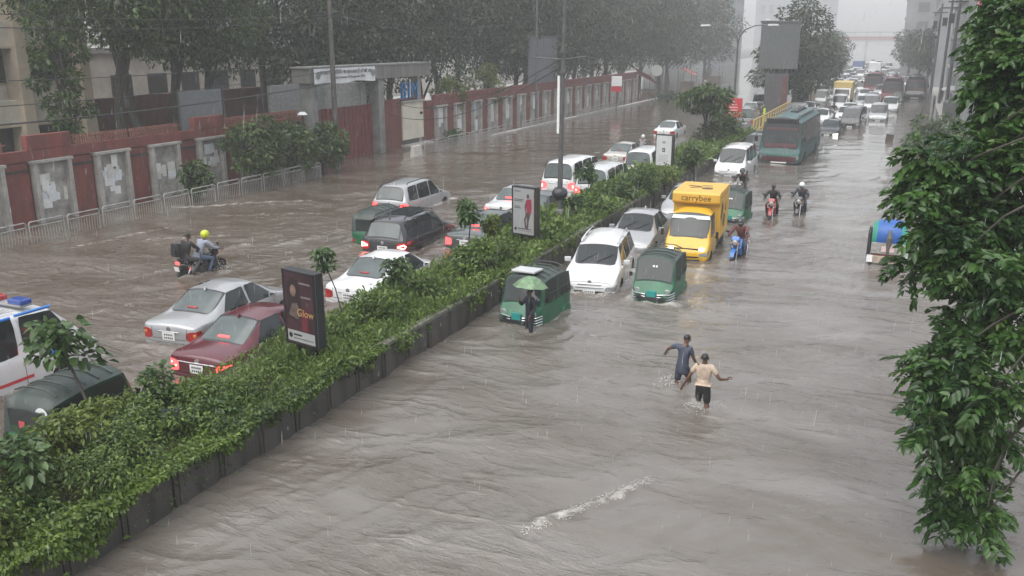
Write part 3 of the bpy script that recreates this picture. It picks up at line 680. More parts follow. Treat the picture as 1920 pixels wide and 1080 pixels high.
def shell(P):
    """P: stations rear to front, each (y, yb, yt, w, zb, zbelt, ztop, wt, crown); tags per gap; wheels [(y, z, r)]
    returns list of (part name, mesh) in car space: +Y forward, z = 0 at the road, and a BVH of the whole skin"""
    S = P['st']; names = ['body']; bm = bmesh.new(); cr = bm.edges.layers.float.new('crease_edge'); vc = bm.verts.layers.float.new('crease_vert')
    def idx(n): names.append(n); return len(names)-1
    rings = []
    for (y, yb, yt, w_, zb, zbelt, ztop, wt, crown) in S:
        ry = P.get('roofdrop', .03)
        half = [(0,y,zb),(.3*w_,y,zb),(.66*w_,y,zb),(.90*w_,y,zb),(.985*w_,y,zb+.12),(w_,y,zb+(zbelt-zb)*.48),(.985*w_,(y+yb)/2,zbelt-.07),
                (P.get('beltw',.94)*w_,yb,zbelt),(wt,yt,max(ztop-ry, zbelt+.004)),(wt*.5,yt,ztop+crown*.8),(0,yt,ztop+crown)]
        ring = [bm.verts.new(p) for p in half] + [bm.verts.new((-p[0],p[1],p[2])) for p in reversed(half[1:-1])]
        rings.append(ring)
    n = len(rings[0]); F = {}
    for i in range(len(rings)-1):
        for k in range(n):
            a, b = rings[i], rings[i+1]; kk = (k+1) % n
            F[(i,k)] = bm.faces.new((a[k], a[kk], b[kk], b[k]))
    # end caps as grids
    def cap(ring, st, sgn):
        w_, zb, zbelt = st[3], st[4], st[5]; y = st[0]
        rows = [[ring[3],ring[2],ring[1],ring[0],ring[19],ring[18],ring[17]]]
        for q in (4,5,6):
            v = ring[q].co; fr = (v.z-zb)/(zbelt-zb)
            yy = v.y + sgn*P.get('bulge',.05)*(1-.35*abs(fr-.4))
            rows.append([ring[q]]+[bm.verts.new((x*w_, yy*1.0+sgn*.02*(1-abs(x)), v.z)) for x in (.62,.3,0,-.3,-.62)]+[ring[20-q]])
        rows.append([ring[7],ring[8],ring[9],ring[10],ring[11],ring[12],ring[13]])
        g = {}
        for r in range(4):
            for c in range(6): g[(r,c)] = bm.faces.new((rows[r][c],rows[r][c+1],rows[r+1][c+1],rows[r+1][c]))
        return g
    rear = cap(rings[0], S[0], -1); front = cap(rings[-1], S[-1], 1)
    bm.normal_update()
    def crease(faces, v):
        for f in faces:
            for e in f.edges:
                if sum(1 for q in e.link_faces if q in faces) == 1: e[cr] = max(e[cr], v)
    trim = idx('window_trim')
    def corner(fs):
        for f in fs:
            for v in f.verts:
                if sum(1 for q in v.link_faces if q in fs) == 1: v[vc] = max(v[vc], P.get('corner', .72))
    def window(faces, name, th=.035, cv=1.0):
        k = idx(name); crease(set(faces), cv)
        r = bmesh.ops.inset_region(bm, faces=faces, thickness=th, depth=-.006, use_even_offset=True, use_boundary=True)
        for f in r['faces']: f.material_index = P.get('trim_idx', trim)
        for f in faces: f.material_index = k
        crease(set(faces), 1.0); corner(set(faces)); corner(set(faces) | set(r['faces']))
    # belt and end-ring creases
    for i in range(len(rings)-1):
        for k in (7,13):
            e = bm.edges.get((rings[i][k], rings[i+1][k]))
            if e: e[cr] = P.get('beltcrease', .6)
        if P.get('roofcrease'):
            for k in (8,12):
                e = bm.edges.get((rings[i][k], rings[i+1][k])); e[cr] = P['roofcrease']
    for ring in (rings[0], rings[-1]):
        for k in range(n):
            e = bm.edges.get((ring[k], ring[(k+1) % n]))
            if e: e[cr] = P.get('endcrease', .5)
    for i, t in enumerate(P['tags']):
        if P.get('roof_part') and i in P['roof_part']:
            ri = P.setdefault('_roof', None)
            if ri is None: ri = P['_roof'] = idx(P.get('roof_name','canopy'))
            for k in (7,8,9,10,11,12): F[(i,k)].material_index = ri
    if P.get('roof_part') and P.get('cap_roof'): pass
    for i, t in enumerate(P['tags']):
        if 'W' in t: window([F[(i,k)] for k in (8,9,10,11)], 'windshield', P.get('wth',.05))
        if 'G' in t: window([F[(i,k)] for k in (8,9,10,11)], 'rear_window', P.get('wth',.05))
        if 'S' in t:
            for k in (7,12): window([F[(i,k)]], 'side_window', P.get('sth',.016))
        if 'D' in t:
            for k in (4,5,15,14): pass
    # lamps, grille and bumpers from the caps
    if P.get('tail', True):
        for c, sk in ((0,5),(5,14)):
            fs = [rear[(2,c)]] + ([F[(0,sk)]] if P.get('tailwrap', True) else []); k = idx('tail_light'); crease(set(fs), .9)
            for f in fs: f.material_index = k
    if P.get('head', True):
        L_ = len(rings)-2
        for c, sk in ((0,5),(5,14)):
            fs = [front[(2,c)]] + ([F[(L_,sk)]] if P.get('headwrap', True) else []); k = idx('head_light'); crease(set(fs), .9)
            for f in fs: f.material_index = k
    gr = P.get('grille', [(1,2),(1,3)])
    if gr:
        fs = [front[q] for q in gr]; k = idx('grille'); crease(set(fs), .9)
        for f in fs: f.material_index = k
    if P.get('frontwin'):
        window([front[q] for q in P['frontwin']], 'windshield', .06)
    if P.get('rearwin'):
        window([rear[q] for q in P['rearwin']], 'rear_window', .06)
    bmesh.ops.recalc_face_normals(bm, faces=bm.faces)
    tmp = bpy.data.meshes.new('tmp'); bm.to_mesh(tmp); bm.free()
    to = bpy.data.objects.new('tmp', tmp); WB.collection.objects.link(to)
    well = len(names); names.append('wheel_well')
    for nme in names: tmp.materials.append(black_pl)
    ss = to.modifiers.new('s', 'SUBSURF'); ss.levels = P.get('sub', 2); ss.render_levels = ss.levels
    cut = None
    if P['wheels']:
        c = MB()
        for (wy, wz, wr) in P['wheels']:
            for sx in (-1,1):
                x0, x1 = sorted((sx*(P['w']-.26), sx*(P['w']+.2))); c.lathe([(wr*1.14,x0),(wr*1.14,x1)], (0,wy,wz), 'X', 24)
        cm = c.mesh('cut'); 
        for nme in names: cm.materials.append(black_pl)
        cm.polygons.foreach_set('material_index', np.full(len(cm.polygons), well, np.int32))
        cut = bpy.data.objects.new('cut', cm); WB.collection.objects.link(cut)
        bo = to.modifiers.new('b', 'BOOLEAN'); bo.object = cut; bo.operation = 'DIFFERENCE'; bo.solver = 'EXACT'; bo.material_mode = 'INDEX'
    me = evaluated(to); bpy.data.objects.remove(to)
    if cut: bpy.data.objects.remove(cut)
    vs = [v.co.copy() for v in me.vertices]; fs = [tuple(p.vertices) for p in me.polygons]
    bvh = BVHTree.FromPolygons(vs, fs)
    parts = split_mesh(me, names); bpy.data.meshes.remove(me)
    return parts, bvh

def wheel_meshes(r, wd=.19):
    t = MB().lathe([(r*.62,-wd/2),(r*.93,-wd/2),(r,-wd*.32),(r,wd*.32),(r*.93,wd/2),(r*.62,wd/2)], (0,0,0), 'X', 24).mesh('wheel', smooth=True)
    m = MB().lathe([(r*.60,-wd*.40),(r*.66,-wd*.5),(r*.66,wd*.5),(r*.60,wd*.47)], (0,0,0), 'X', 24, cap=False)
    m.lathe([(r*.62,wd*.10),(r*.62,wd*.14)], (0,0,0), 'X', 20)
    for k in range(5):
        a = k*2*math.pi/5; m.box((wd*.30, math.sin(a)*r*.34, math.cos(a)*r*.34), (.035,.075,r*.60), rot=(-a,0,0))
    m.lathe([(r*.17,wd*.1),(r*.15,wd*.45)], (0,0,0), 'X', 12)
    return t, m.mesh('rim', smooth=True)
WHEELS = {}
def put_wheels(t, P, rimm=None):
    for (wy, wz, wr) in P['wheels']:
        if wr not in WHEELS: WHEELS[wr] = wheel_meshes(wr, P.get('tyre',.19))
        for sx in (-1,1):
            o = link('wheel', WHEELS[wr][0], rubber, t, (sx*(P['w']-.135), wy, wz)); o.rotation_euler = (0,0,0 if sx > 0 else math.pi)
            link('rim', WHEELS[wr][1], rimm or alloy, o)
def skin_x(bvh, y, z, side=1):
    h = bvh.ray_cast(Vector((side*3, y, z)), Vector((-side,0,0))); return h[0].x if h[0] else None
def skin_pt(bvh, o, d): h = bvh.ray_cast(Vector(o), Vector(d)); return h[0]
def side_strip(bvh, pts, w_, side, off=.004):
    """thin strip laid on the body side along (y, z) points"""
    mb = MB(); ps = []
    P2 = []
    for (a, b) in zip(pts[:-1], pts[1:]):
        for i in range(6): P2.append((a[0]+(b[0]-a[0])*i/6, a[1]+(b[1]-a[1])*i/6))
    P2.append(pts[-1])
    for i, (y, z) in enumerate(P2):
        q = P2[min(i+1,len(P2)-1)]; p = P2[max(i-1,0)]; dy, dz = q[0]-p[0], q[1]-p[1]; L = math.hypot(dy,dz) or 1
        ny, nz = -dz/L*w_/2, dy/L*w_/2; row = []
        for s in (-1,1):
            x = skin_x(bvh, y+s*ny, z+s*nz, side)
            if x is None: return None
            row.append((x+side*off, y+s*ny, z+s*nz))
        ps.append(row)
    for a, b in zip(ps[:-1], ps[1:]): mb.add([a[0],a[1],b[1],b[0]], [(0,1,2,3)])
    return mb
PMAT = dict(window_trim=black_pl, windshield=glass, rear_window=glass_pale, side_window=glass, tail_light=lamp_red_off, head_light=lamp_head, grille=black_pl, wheel_well=black_pl)
BODY = M('paint_base', (.5,.5,.5), .25)
def make_car(name, P, mats={}):
    """builds the prototype at the origin"""
    t = thing(name, '', 'car'); parts, bvh = shell(P); mm = dict(PMAT); mm.update(mats)
    for nme, me in parts: link(nme, me, mm.get(nme, BODY), t)
    put_wheels(t, P)
    w_, L2, zb = P['w'], P['L']/2, P['st'][2][5]
    for s in (-1,1):
        # mirrors
        if 'mirror' in P:
            my, mz = P['mirror']; x = skin_x(bvh, my, mz, s) or s*w_*.9
            mr = MB(); mr.box((x+s*.13,my,mz+.03),(.20,.09,.14),rot=(0,0,s*.15)); mr.box((x+s*.03,my,mz-.02),(.10,.05,.04))
            o = mr.build('mirror', BODY, t, bevel=.02, smooth=True)
            MB().box((x+s*.13,my-.048,mz+.03),(.16,.008,.11)).build('mirror_glass', chrome, o)
        for (hy, hz) in P.get('handles', []):
            x = skin_x(bvh, hy, hz, s)
            if x: MB().box((x+s*.018,hy,hz),(.03,.17,.032)).build('door_handle', P.get('handle_mat', BODY), t, bevel=.01)
        for pts in P.get('seams', []):
            q = side_strip(bvh, pts, .013, s)
            if q: q.build('door_seam', ink, t)
        for pts in P.get('strips', []):
            q = side_strip(bvh, pts[0], pts[1], s, .006)
            if q: q.build('side_moulding', pts[2], t, smooth=True)
        if P.get('rails'):
            y0, y1, z = P['rails']; x = s*P['rail_x']
            MB().tube([(x,y0,z-.07),(x,y0+.08,z),(x,(y0+y1)/2,z+.03),(x,y1-.08,z-.01),(x,y1,z-.08)], .022, 6).build('roof_rail', P.get('rail_mat', black_pl), t, smooth=True)
    for sgn, key in ((-1,'rplate'),(1,'fplate')):
        if key in P:
            z, pw, ph = P[key]; h = skin_pt(bvh, (0,sgn*5,z), (0,-sgn,0))
            if h:
                o = MB().box((0,h.y+sgn*.012,z),(pw,.016,ph)).build('number_plate', plate_w, t, bevel=.004)
                m = MB()
                for q in (-1,1):
                    for i in range(5): m.box(((i-2)*pw*.15,h.y+sgn*.0225,z+q*ph*.2),(pw*.09,.003,ph*.22))
                m.build('plate_characters', ink, o)
    if P.get('emblem'):
        for sgn, z in P['emblem']:
            h = skin_pt(bvh, (0,sgn*5,z), (0,-sgn,0))
            if h: MB().lathe([(.062,-.01),(.062,.012)], (0,h.y,z), 'Y', 14).build('emblem', chrome, t)
    if P.get('rear_bar'):
        z, ww = P['rear_bar']; m = MB(); pts = []
        for i in range(9):
            x = -ww+2*ww*i/8; h = skin_pt(bvh, (x,-5,z), (0,1,0)); pts.append((x,h.y-.012,z))
        m.tube(pts, .016, 6).build('chrome_bar', chrome, t, smooth=True)
    if P.get('front_bars'):
        for z, ww in P['front_bars']:
            pts = []
            for i in range(9):
                x = -ww+2*ww*i/8; h = skin_pt(bvh, (x,5,z), (0,-1,0)); pts.append((x,h.y+.01,z))
            MB().tube(pts, .018, 6).build('grille_bar', chrome, t, smooth=True)
    if P.get('wipers'):
        y0, z0, y1, z1 = P['wipers']
        for x0, x1 in ((.45,-.02),(-.05,-.5)):
            a = skin_pt(bvh, (x0,y0,z0+1), (0,0,-1)); b = skin_pt(bvh, (x1,y1,z1+1), (0,0,-1))
            if a and b: MB().tube([a+Vector((0,.02,.02)), b+Vector((0,.02,.025))], .012, 5).build('wiper', black_pl, t)
    if P.get('brake_strip'):
        y, z = P['brake_strip']; h = skin_pt(bvh, (0,y,3), (0,0,-1))
        if h: MB().box((0,h.y,h.z+.012),(.30,.05,.02),rot=(.5,0,0)).build('brake_strip', lamp_red_off, t)
    if P.get('bulbs'):                       # glowing cores set into the tail lamps
        for (x, z, ww, hh) in P['bulbs']:
            for s in (-1,1):
                h = skin_pt(bvh, (s*x,-5,z), (0,1,0))
                if h: o = MB().ell((s*x,h.y,z),(ww,.02,hh),8,6).build('brake_bulb', lamp_core, t, smooth=True)
    if P.get('antenna'):
        h = skin_pt(bvh, (0,P['antenna'],5), (0,0,-1)); MB().prism([(P['antenna']-.09,h.z-.01),(P['antenna']+.07,h.z-.01),(P['antenna']-.06,h.z+.07)], 'X', -.02, .02).build('antenna', BODY, t)
    def face_strip(pts, sgn, w2, name, m):
        """thin gap line laid on the front (+1) or rear (-1) along (x, z) points"""
        P2 = []
        for (a, b) in zip(pts[:-1], pts[1:]):
            for i in range(6): P2.append((a[0]+(b[0]-a[0])*i/6, a[1]+(b[1]-a[1])*i/6))
        P2.append(pts[-1]); out = []
        for (x, z) in P2:
            h = skin_pt(bvh, (x,sgn*5,z), (0,-sgn,0))
            if h: out.append(h+Vector((0,sgn*.001,0)))
        if len(out) > 2: MB().tube(out, w2, 4).build(name, m, t)
    zt, zl = P['st'][0][5], P['st'][0][4]; ww = P['w']
    face_strip([(-ww*.60,zt-.02),(-ww*.58,zl+.36),(ww*.58,zl+.36),(ww*.60,zt-.02)], -1, .007, 'panel_gap', ink)
    face_strip([(-ww*.86,zl+.30),(-ww*.58,zl+.26),(ww*.58,zl+.26),(ww*.86,zl+.30)], -1, .006, 'panel_gap', ink)
    face_strip([(-ww*.62,zl+.06),(ww*.62,zl+.06)], -1, .03, 'bumper_insert', black_pl)
    zf, zfl = P['st'][-1][5], P['st'][-1][4]
    face_strip([(-ww*.72,zf+.02),(-ww*.3,zf+.05),(ww*.3,zf+.05),(ww*.72,zf+.02)], 1, .007, 'panel_gap', ink)
    face_strip([(-ww*.55,zfl+.07),(ww*.55,zfl+.07)], 1, .035, 'bumper_insert', black_pl)
    for s in (-1,1): face_strip([(s*ww*.62,zfl+.12),(s*ww*.80,zfl+.14)], 1, .045, 'fog_lamp_insert', black_pl)
    t['proto'] = 1
    return t, bvh

def st(y, w, zb, zbelt, ztop, wt, crown=.02, yb=None, yt=None): return (y, y if yb is None else yb, y if yt is None else yt, w, zb, zbelt, ztop, wt, crown)
SEDAN = dict(L=4.5, w=.86, tags=['','','G','S','','S','W','','','',''][:10], st=[
    st(-2.25,.79,.24,.90,.93,.60), st(-2.10,.84,.20,.95,.995,.66,.015), st(-1.52,.86,.18,.95,1.03,.66,.02,yt=-1.50), st(-1.02,.865,.18,.94,1.43,.565,.025,yb=-1.20,yt=-.74),
    st(-.11,.865,.18,.92,1.475,.585,.03), st(-.05,.865,.18,.92,1.475,.585,.03), st(.92,.865,.18,.90,1.42,.56,.03,yb=1.02,yt=.42), st(1.22,.86,.18,.90,.945,.70,.03,yt=1.28),
    st(1.72,.85,.19,.84,.88,.68,.03), st(2.06,.81,.20,.70,.76,.64,.02), st(2.24,.72,.24,.60,.63,.55,.01)],
    wheels=[(-1.32,.31,.31),(1.36,.31,.31)], mirror=(.78,.95), handles=[(-.85,.80),(.10,.80)], seams=[[(-.10,.30),(-.08,.88)],[(-1.0,.62),(-.98,.88)],[(.98,.32),(.95,.86)]],
    rplate=(.67,.36,.20), fplate=(.42,.40,.13), emblem=[(-1,.845),(1,.60)], wipers=(1.22,.9,.85,1.1), brake_strip=(-1.36,1.0), rear_bar=(.775,.30), front_bars=[(.56,.34)], antenna=-.75)
WAGON = dict(L=4.2, w=.845, tags=['G','','S','','S','','S','W','','',''], st=[
    st(-2.10,.80,.24,.92,.97,.66), st(-1.98,.84,.20,.93,1.46,.60,.02,yb=-2.06,yt=-1.90), st(-1.84,.845,.18,.93,1.49,.62,.02,yb=-1.92,yt=-1.78), st(-.93,.85,.18,.92,1.51,.63,.03),
    st(-.88,.85,.18,.92,1.51,.63,.03), st(.04,.85,.18,.91,1.51,.62,.03), st(.10,.85,.18,.91,1.505,.62,.03), st(.98,.85,.18,.91,1.44,.60,.03,yb=1.02,yt=.55),
    st(1.24,.845,.18,.93,.985,.68,.03,yt=1.30), st(1.70,.84,.19,.87,.92,.68,.03), st(2.02,.81,.20,.74,.80,.66,.02), st(2.12,.74,.22,.62,.66,.58,.01)],
    wheels=[(-1.30,.30,.30),(1.30,.30,.30)], mirror=(.80,.97), handles=[(-.75,.80),(.22,.80)], seams=[[(.06,.30),(.06,.88)],[(-.90,.35),(-.90,.88)],[(1.02,.32),(1.0,.86)]],
    fplate=(.36,.36,.15), rplate=(.6,.36,.18), emblem=[(1,.66)], wipers=(1.24,.9,.9,1.15), front_bars=[(.52,.42),(.60,.36)], grille=[(1,1),(1,2),(1,3),(1,4)], rails=(-1.7,.4,1.56), rail_x=.56, rail_mat=BODY)
SUV = dict(L=4.75, w=.93, tags=['G','','S','','S','','S','W','','',''], st=[
    st(-2.34,.86,.36,1.12,1.16,.70), st(-2.20,.91,.32,1.13,1.72,.64,.02,yb=-2.27,yt=-2.06), st(-2.0,.92,.30,1.13,1.77,.68,.02,yb=-2.06,yt=-1.92), st(-1.15,.93,.30,1.10,1.80,.70,.03,yb=-1.19),
    st(-1.10,.93,.30,1.10,1.80,.70,.03,yb=-1.14), st(-.03,.93,.30,1.08,1.81,.70,.03), st(.02,.93,.30,1.08,1.81,.70,.03), st(1.00,.93,.30,1.06,1.74,.67,.03,yb=1.06,yt=.50),
    st(1.30,.925,.30,1.08,1.12,.76,.03,yt=1.34), st(1.78,.92,.30,1.02,1.08,.76,.03), st(2.18,.88,.32,.86,.95,.72,.03), st(2.36,.80,.36,.72,.76,.64,.02)],
    wheels=[(-1.38,.37,.37),(1.42,.37,.37)], mirror=(.86,1.12), handles=[(-.86,.98),(.22,.98)], seams=[[(0,.45),(0,1.04)],[(-1.12,.75),(-1.12,1.06)],[(1.05,.45),(1.03,1.02)]],
    rplate=(.80,.40,.19), fplate=(.55,.4,.14), emblem=[(-1,1.02)], rails=(-1.8,.5,1.875), rail_x=.62, tyre=.23, antenna=-1.75, front_bars=[(.80,.4)])
VAN = dict(L=4.75, w=.86, tags=['G','','S','','S','','S','W','',''], st=[
    st(-2.38,.83,.26,1.08,1.14,.72), st(-2.30,.855,.22,1.10,1.86,.70,.02,yb=-2.36,yt=-2.24), st(-2.12,.86,.20,1.10,1.93,.72,.02,yb=-2.16,yt=-2.08), st(-.98,.86,.20,1.09,1.96,.73,.03),
    st(-.90,.86,.20,1.09,1.96,.73,.03), st(.36,.86,.20,1.07,1.96,.73,.03), st(.46,.86,.20,1.07,1.96,.73,.03), st(1.72,.86,.20,1.04,1.86,.70,.03,yb=1.82,yt=1.30),
    st(2.06,.855,.20,1.04,1.09,.74,.03,yt=2.10), st(2.26,.83,.22,.92,.96,.70,.02), st(2.40,.78,.24,.80,.83,.66,.01)],
    wheels=[(-1.30,.31,.31),(1.35,.31,.31)], mirror=(1.60,1.12), handles=[(.60,.95),(-.75,.95)], seams=[[(.41,.3),(.41,1.03)],[(-.94,.55),(-.94,1.05)],[(1.72,.45),(1.70,1.0)]],
    rplate=(.72,.40,.20), fplate=(.42,.40,.14), emblem=[(-1,.98),(1,.80)], endcrease=.45, beltcrease=.25, wth=.06, wipers=(2.05,.9,1.7,1.3), front_bars=[(.72,.4)], rear_bar=(.93,.45))
MPV = dict(L=4.7, w=.87, tags=['G','','S','','S','','S','W','','',''], st=[
    st(-2.34,.83,.26,1.02,1.08,.70), st(-2.25,.865,.22,1.04,1.76,.66,.02,yb=-2.31,yt=-2.16), st(-2.05,.87,.20,1.04,1.82,.68,.02), st(-1.02,.87,.20,1.03,1.85,.69,.03),
    st(-.94,.87,.20,1.03,1.85,.69,.03), st(.26,.87,.20,1.01,1.85,.69,.03), st(.36,.87,.20,1.01,1.85,.69,.03), st(1.40,.87,.20,.99,1.75,.66,.03,yb=1.50,yt=.95),
    st(1.74,.865,.20,1.0,1.05,.72,.03,yt=1.80), st(2.02,.85,.21,.93,.98,.70,.03), st(2.26,.81,.22,.80,.85,.66,.02), st(2.36,.74,.24,.66,.70,.58,.01)],
    wheels=[(-1.32,.31,.31),(1.42,.31,.31)], mirror=(1.35,1.08), handles=[(-.75,.90),(.50,.90)], seams=[[(.31,.3),(.31,.98)],[(-.98,.5),(-.98,1.0)],[(1.42,.45),(1.4,.95)]],
    rplate=(.72,.40,.20), fplate=(.40,.40,.14), emblem=[(1,.74)], front_bars=[(.66,.5),(.58,.52),(.50,.50)], grille=[(1,1),(1,2),(1,3),(1,4)], wipers=(1.75,.9,1.4,1.2))
COUPE = dict(SEDAN); COUPE['rear_bar'] = (.80,.52)

CANVAS = M('cng_canvas', (.028,.042,.037), .42, var=.3, scale=4, bump=.3, bscale=10)
CNG_G = M('paint_cng_green', (.004,.095,.042), .36, var=.35, scale=3, coat=.15)
CNG_D = M('cng_dark_green', (.006,.035,.020), .4, var=.2)
TEAL = M('teal_plate', (.02,.26,.24), .45)
def make_cng():
    t = thing('auto_rickshaw', '', 'auto rickshaw')
    P = dict(L=2.6, w=.66, tags=['','S','','S','W','',''], sub=2, wheels=[(-.82,.23,.23)], tail=False, head=False, grille=None, roofdrop=.09, beltw=.985, endcrease=.7, beltcrease=.8, roofcrease=.55, wth=.05, sth=.05,
        roof_part=(0,1,2,3), rearwin=None, st=[
        st(-1.26,.60,.26,.86,.90,.54,.02), st(-1.16,.65,.22,.88,1.60,.60,.04,yb=-1.24,yt=-1.14), st(-.30,.66,.20,.88,1.69,.61,.06), st(-.22,.66,.20,.88,1.69,.61,.06), st(.66,.66,.20,.92,1.66,.60,.05,yb=.74,yt=.62),
        st(.90,.65,.22,.90,.95,.58,.03,yt=.92), st(1.10,.58,.24,.72,.78,.48,.03), st(1.20,.42,.30,.60,.64,.34,.02)])
    parts, bvh = shell(P)
    mm = dict(PMAT); mm.update(canopy=CANVAS, windshield=glass, side_window=M('cng_opening_shade',(.012,.014,.013),.5), window_trim=CNG_D)  # side openings are opaque dark panes, the shade inside painted on
    for nme, me in parts: link(nme, me, mm.get(nme, CNG_G), t)
    for sx in (-1,1):
        wh = WHEELS.setdefault(.23, wheel_meshes(.23,.11))
        o = link('wheel', wh[0], rubber, t, (sx*.59,-.82,.23)); o.rotation_euler = (0,0,0 if sx > 0 else math.pi); link('rim', wh[1], dark_metal, o)
        # cage bars over the side opening, arm rail, handle
        for yy in (-.85,-.55,.0,.3): MB().tube([(sx*.655,yy,.90),(sx*.60,yy+.02,1.52)], .012, 5).build('cage_bar', CNG_D, t)
        MB().tube([(sx*.665,-1.0,1.18),(sx*.665,.5,1.2)], .012, 5).build('cage_rail', CNG_D, t)
        MB().lathe([(.095,0),(.095,.05),(.07,.07)], (sx*.46,1.06,.70), 'Y', 12).build('head_light', lamp_head, t, smooth=True)
        for q in range(4): MB().tube([(sx*.66,.92,.44+q*.075),(sx*.56,1.14,.42+q*.075),(sx*.18,1.25,.41+q*.075)], .015, 5).build('guard_bar', chrome, t, smooth=True)
        MB().box((sx*.74,.80,1.12),(.10,.03,.14)).build('mirror', black_pl, t, bevel=.01)
        MB().box((sx*.50,-1.28,.55),(.10,.03,.16)).build('tail_light', lamp_red_off, t, bevel=.01)
        MB().prism([(-1.12,.36),(-1.05,.54),(-.82,.60),(-.58,.54),(-.48,.36)], 'X', sx*.60, sx*.70).build('mudguard', CNG_G, t, bevel=.02)
    MB().box((0,1.235,.66),(.28,.05,.20)).build('teal_plate', TEAL, t, bevel=.01)
    for q in (-1,1):
        for k in (-1,1): MB().box((q*.045,.745+.02*k,1.36+.05*k),(.055,.02,.06),rot=(.4,0,0)).build('sticker', white_pl, t)
    MB().prism([(.98,.10),(1.0,.28),(1.14,.40),(1.34,.34),(1.44,.18),(1.36,.16),(1.2,.26)], 'X', -.11, .11).build('front_mudguard', CNG_G, t, bevel=.03, smooth=True)
    o = link('wheel', WHEELS[.23][0], rubber, t, (0,1.18,.20)); 
    fp = MB(); nx = 9; rows = []
    for z in (.38,.47,.56,.645):
        rows.append([]); 
        for i in range(nx):
            x = -.46+.92*i/(nx-1); h = skin_pt(bvh, (x,5,z), (0,-1,0)); rows[-1].append((x,(h.y if h else 1.1)+.008,z))
    fp.add([p for r_ in rows for p in r_], [(j*nx+i,j*nx+i+1,(j+1)*nx+i+1,(j+1)*nx+i) for j in range(3) for i in range(nx-1)]); fp.build('front_panel', black_pl, t, smooth=True)
    MB().b2(-.55,.55,-1.29,-1.20,.34,.44).build('rear_bumper', black_pl, t, bevel=.015)
    for q in range(3): MB().b2(-.44,.30,-1.285,-1.24,.56+q*.09,.60+q*.09).build('vent_slat', CNG_D, t)
    MB().b2(-.42,.42,-1.262,-1.22,.95,1.40).build('rear_window', glass, t)
    for i in range(5): MB().tube([(-.53,-.95+.34*i,1.64),(-.28,-.95+.34*i,1.735),(0,-.95+.34*i,1.75),(.28,-.95+.34*i,1.735),(.53,-.95+.34*i,1.64)], .018, 5).build('canopy_rib', CANVAS, t, smooth=True)
    return t, bvh

def make_bus(name, L=10.2, w_=1.22, h=3.05):
    ys = list(np.linspace(-L/2+.35, L/2-.9, 9)); sts = [st(-L/2,w_*.95,.42,1.40,1.46,w_*.86,.02), st(-L/2+.12,w_,.38,1.42,h-.10,w_*.86,.03,yt=-L/2+.2)]
    for y_ in ys: sts.append(st(y_,w_,.36,1.42,h,w_*.88,.07))
    sts += [st(L/2-.35,w_,.36,1.30,h-.02,w_*.88,.06,yb=L/2-.30,yt=L/2-.42), st(L/2-.12,w_*.985,.36,1.22,1.30,w_*.86,.03,yt=L/2-.10), st(L/2,w_*.93,.40,.98,1.02,w_*.80,.02)]
    tags = ['G','']+['S']*8+['S','W','']
    P = dict(L=L, w=w_, st=sts, tags=tags, wheels=[(-L/2+2.6,.46,.46),(L/2-2.1,.46,.46)], roofdrop=.30, beltw=.995, endcrease=.6, beltcrease=.5, roofcrease=.3, wth=.09, sth=.05, tyre=.28, headwrap=False, tailwrap=False, sub=2, grille=[(1,1),(1,2),(1,3),(1,4)])
    t = thing(name, '', 'bus'); parts, bvh = shell(P); mm = dict(PMAT)
    for nme, me in parts: link(nme, me, mm.get(nme, BODY), t)
    put_wheels(t, P, dark_metal)
    return t, bvh
# ------------------------------------------------------------------ people
SKIN = M('skin_brown', (.115,.060,.039), .5, var=.12, scale=9)
HAIR = M('hair_black', (.010,.009,.009), .45, var=.3, scale=30)
def cloth(name, c, var=.2): return M('cloth_'+name, c, .65, var=var, scale=10, bump=.3, bscale=25)
def skin_mesh(name, J, E, Rd, root, sub=1):
    bm = bmesh.new(); sk = bm.verts.layers.skin.verify(); vs = {}
    for k in {a for e in E for a in e}:
        v = bm.verts.new(J[k]); r = Rd[k]; v[sk].radius = r if isinstance(r, tuple) else (r, r); v[sk].use_root = (k == root); vs[k] = v
    for a, b in E: bm.edges.new((vs[a], vs[b]))
    me = bpy.data.meshes.new(name); bm.to_mesh(me); bm.free()
    o = bpy.data.objects.new('tmp', me); WB.collection.objects.link(o)
    o.modifiers.new('k', 'SKIN').use_smooth_shade = True; s = o.modifiers.new('s', 'SUBSURF'); s.levels = sub; s.render_levels = sub
    r = evaluated(o); bpy.data.objects.remove(o); r.name = name; r.materials.clear(); return r
STAND = dict(pelvis=(0,0,.90), belly=(0,.005,1.05), chest=(0,.01,1.24), base=(0,0,1.385), neck=(0,.01,1.45), head=(0,.02,1.53), crown=(0,.015,1.605))
for s, q in ((1,'R'),(-1,'L')):
    STAND.update({'sh'+q:(s*.17,0,1.36), 'el'+q:(s*.235,-.03,1.09), 'wr'+q:(s*.24,.05,.86), 'ha'+q:(s*.24,.08,.80),
                  'hip'+q:(s*.085,0,.86), 'kn'+q:(s*.10,.03,.48), 'an'+q:(s*.10,-.02,.09), 'toe'+q:(s*.115,.12,.035)})
RAD = dict(pelvis=(.145,.11), belly=(.125,.095), chest=(.15,.10), base=.075, neck=.05, head=(.072,.088), crown=(.055,.07))
for q in 'RL': RAD.update({'sh'+q:.058,'el'+q:.040,'wr'+q:.028,'ha'+q:.034,'hip'+q:.085,'kn'+q:.058,'an'+q:.038,'toe'+q:.034})
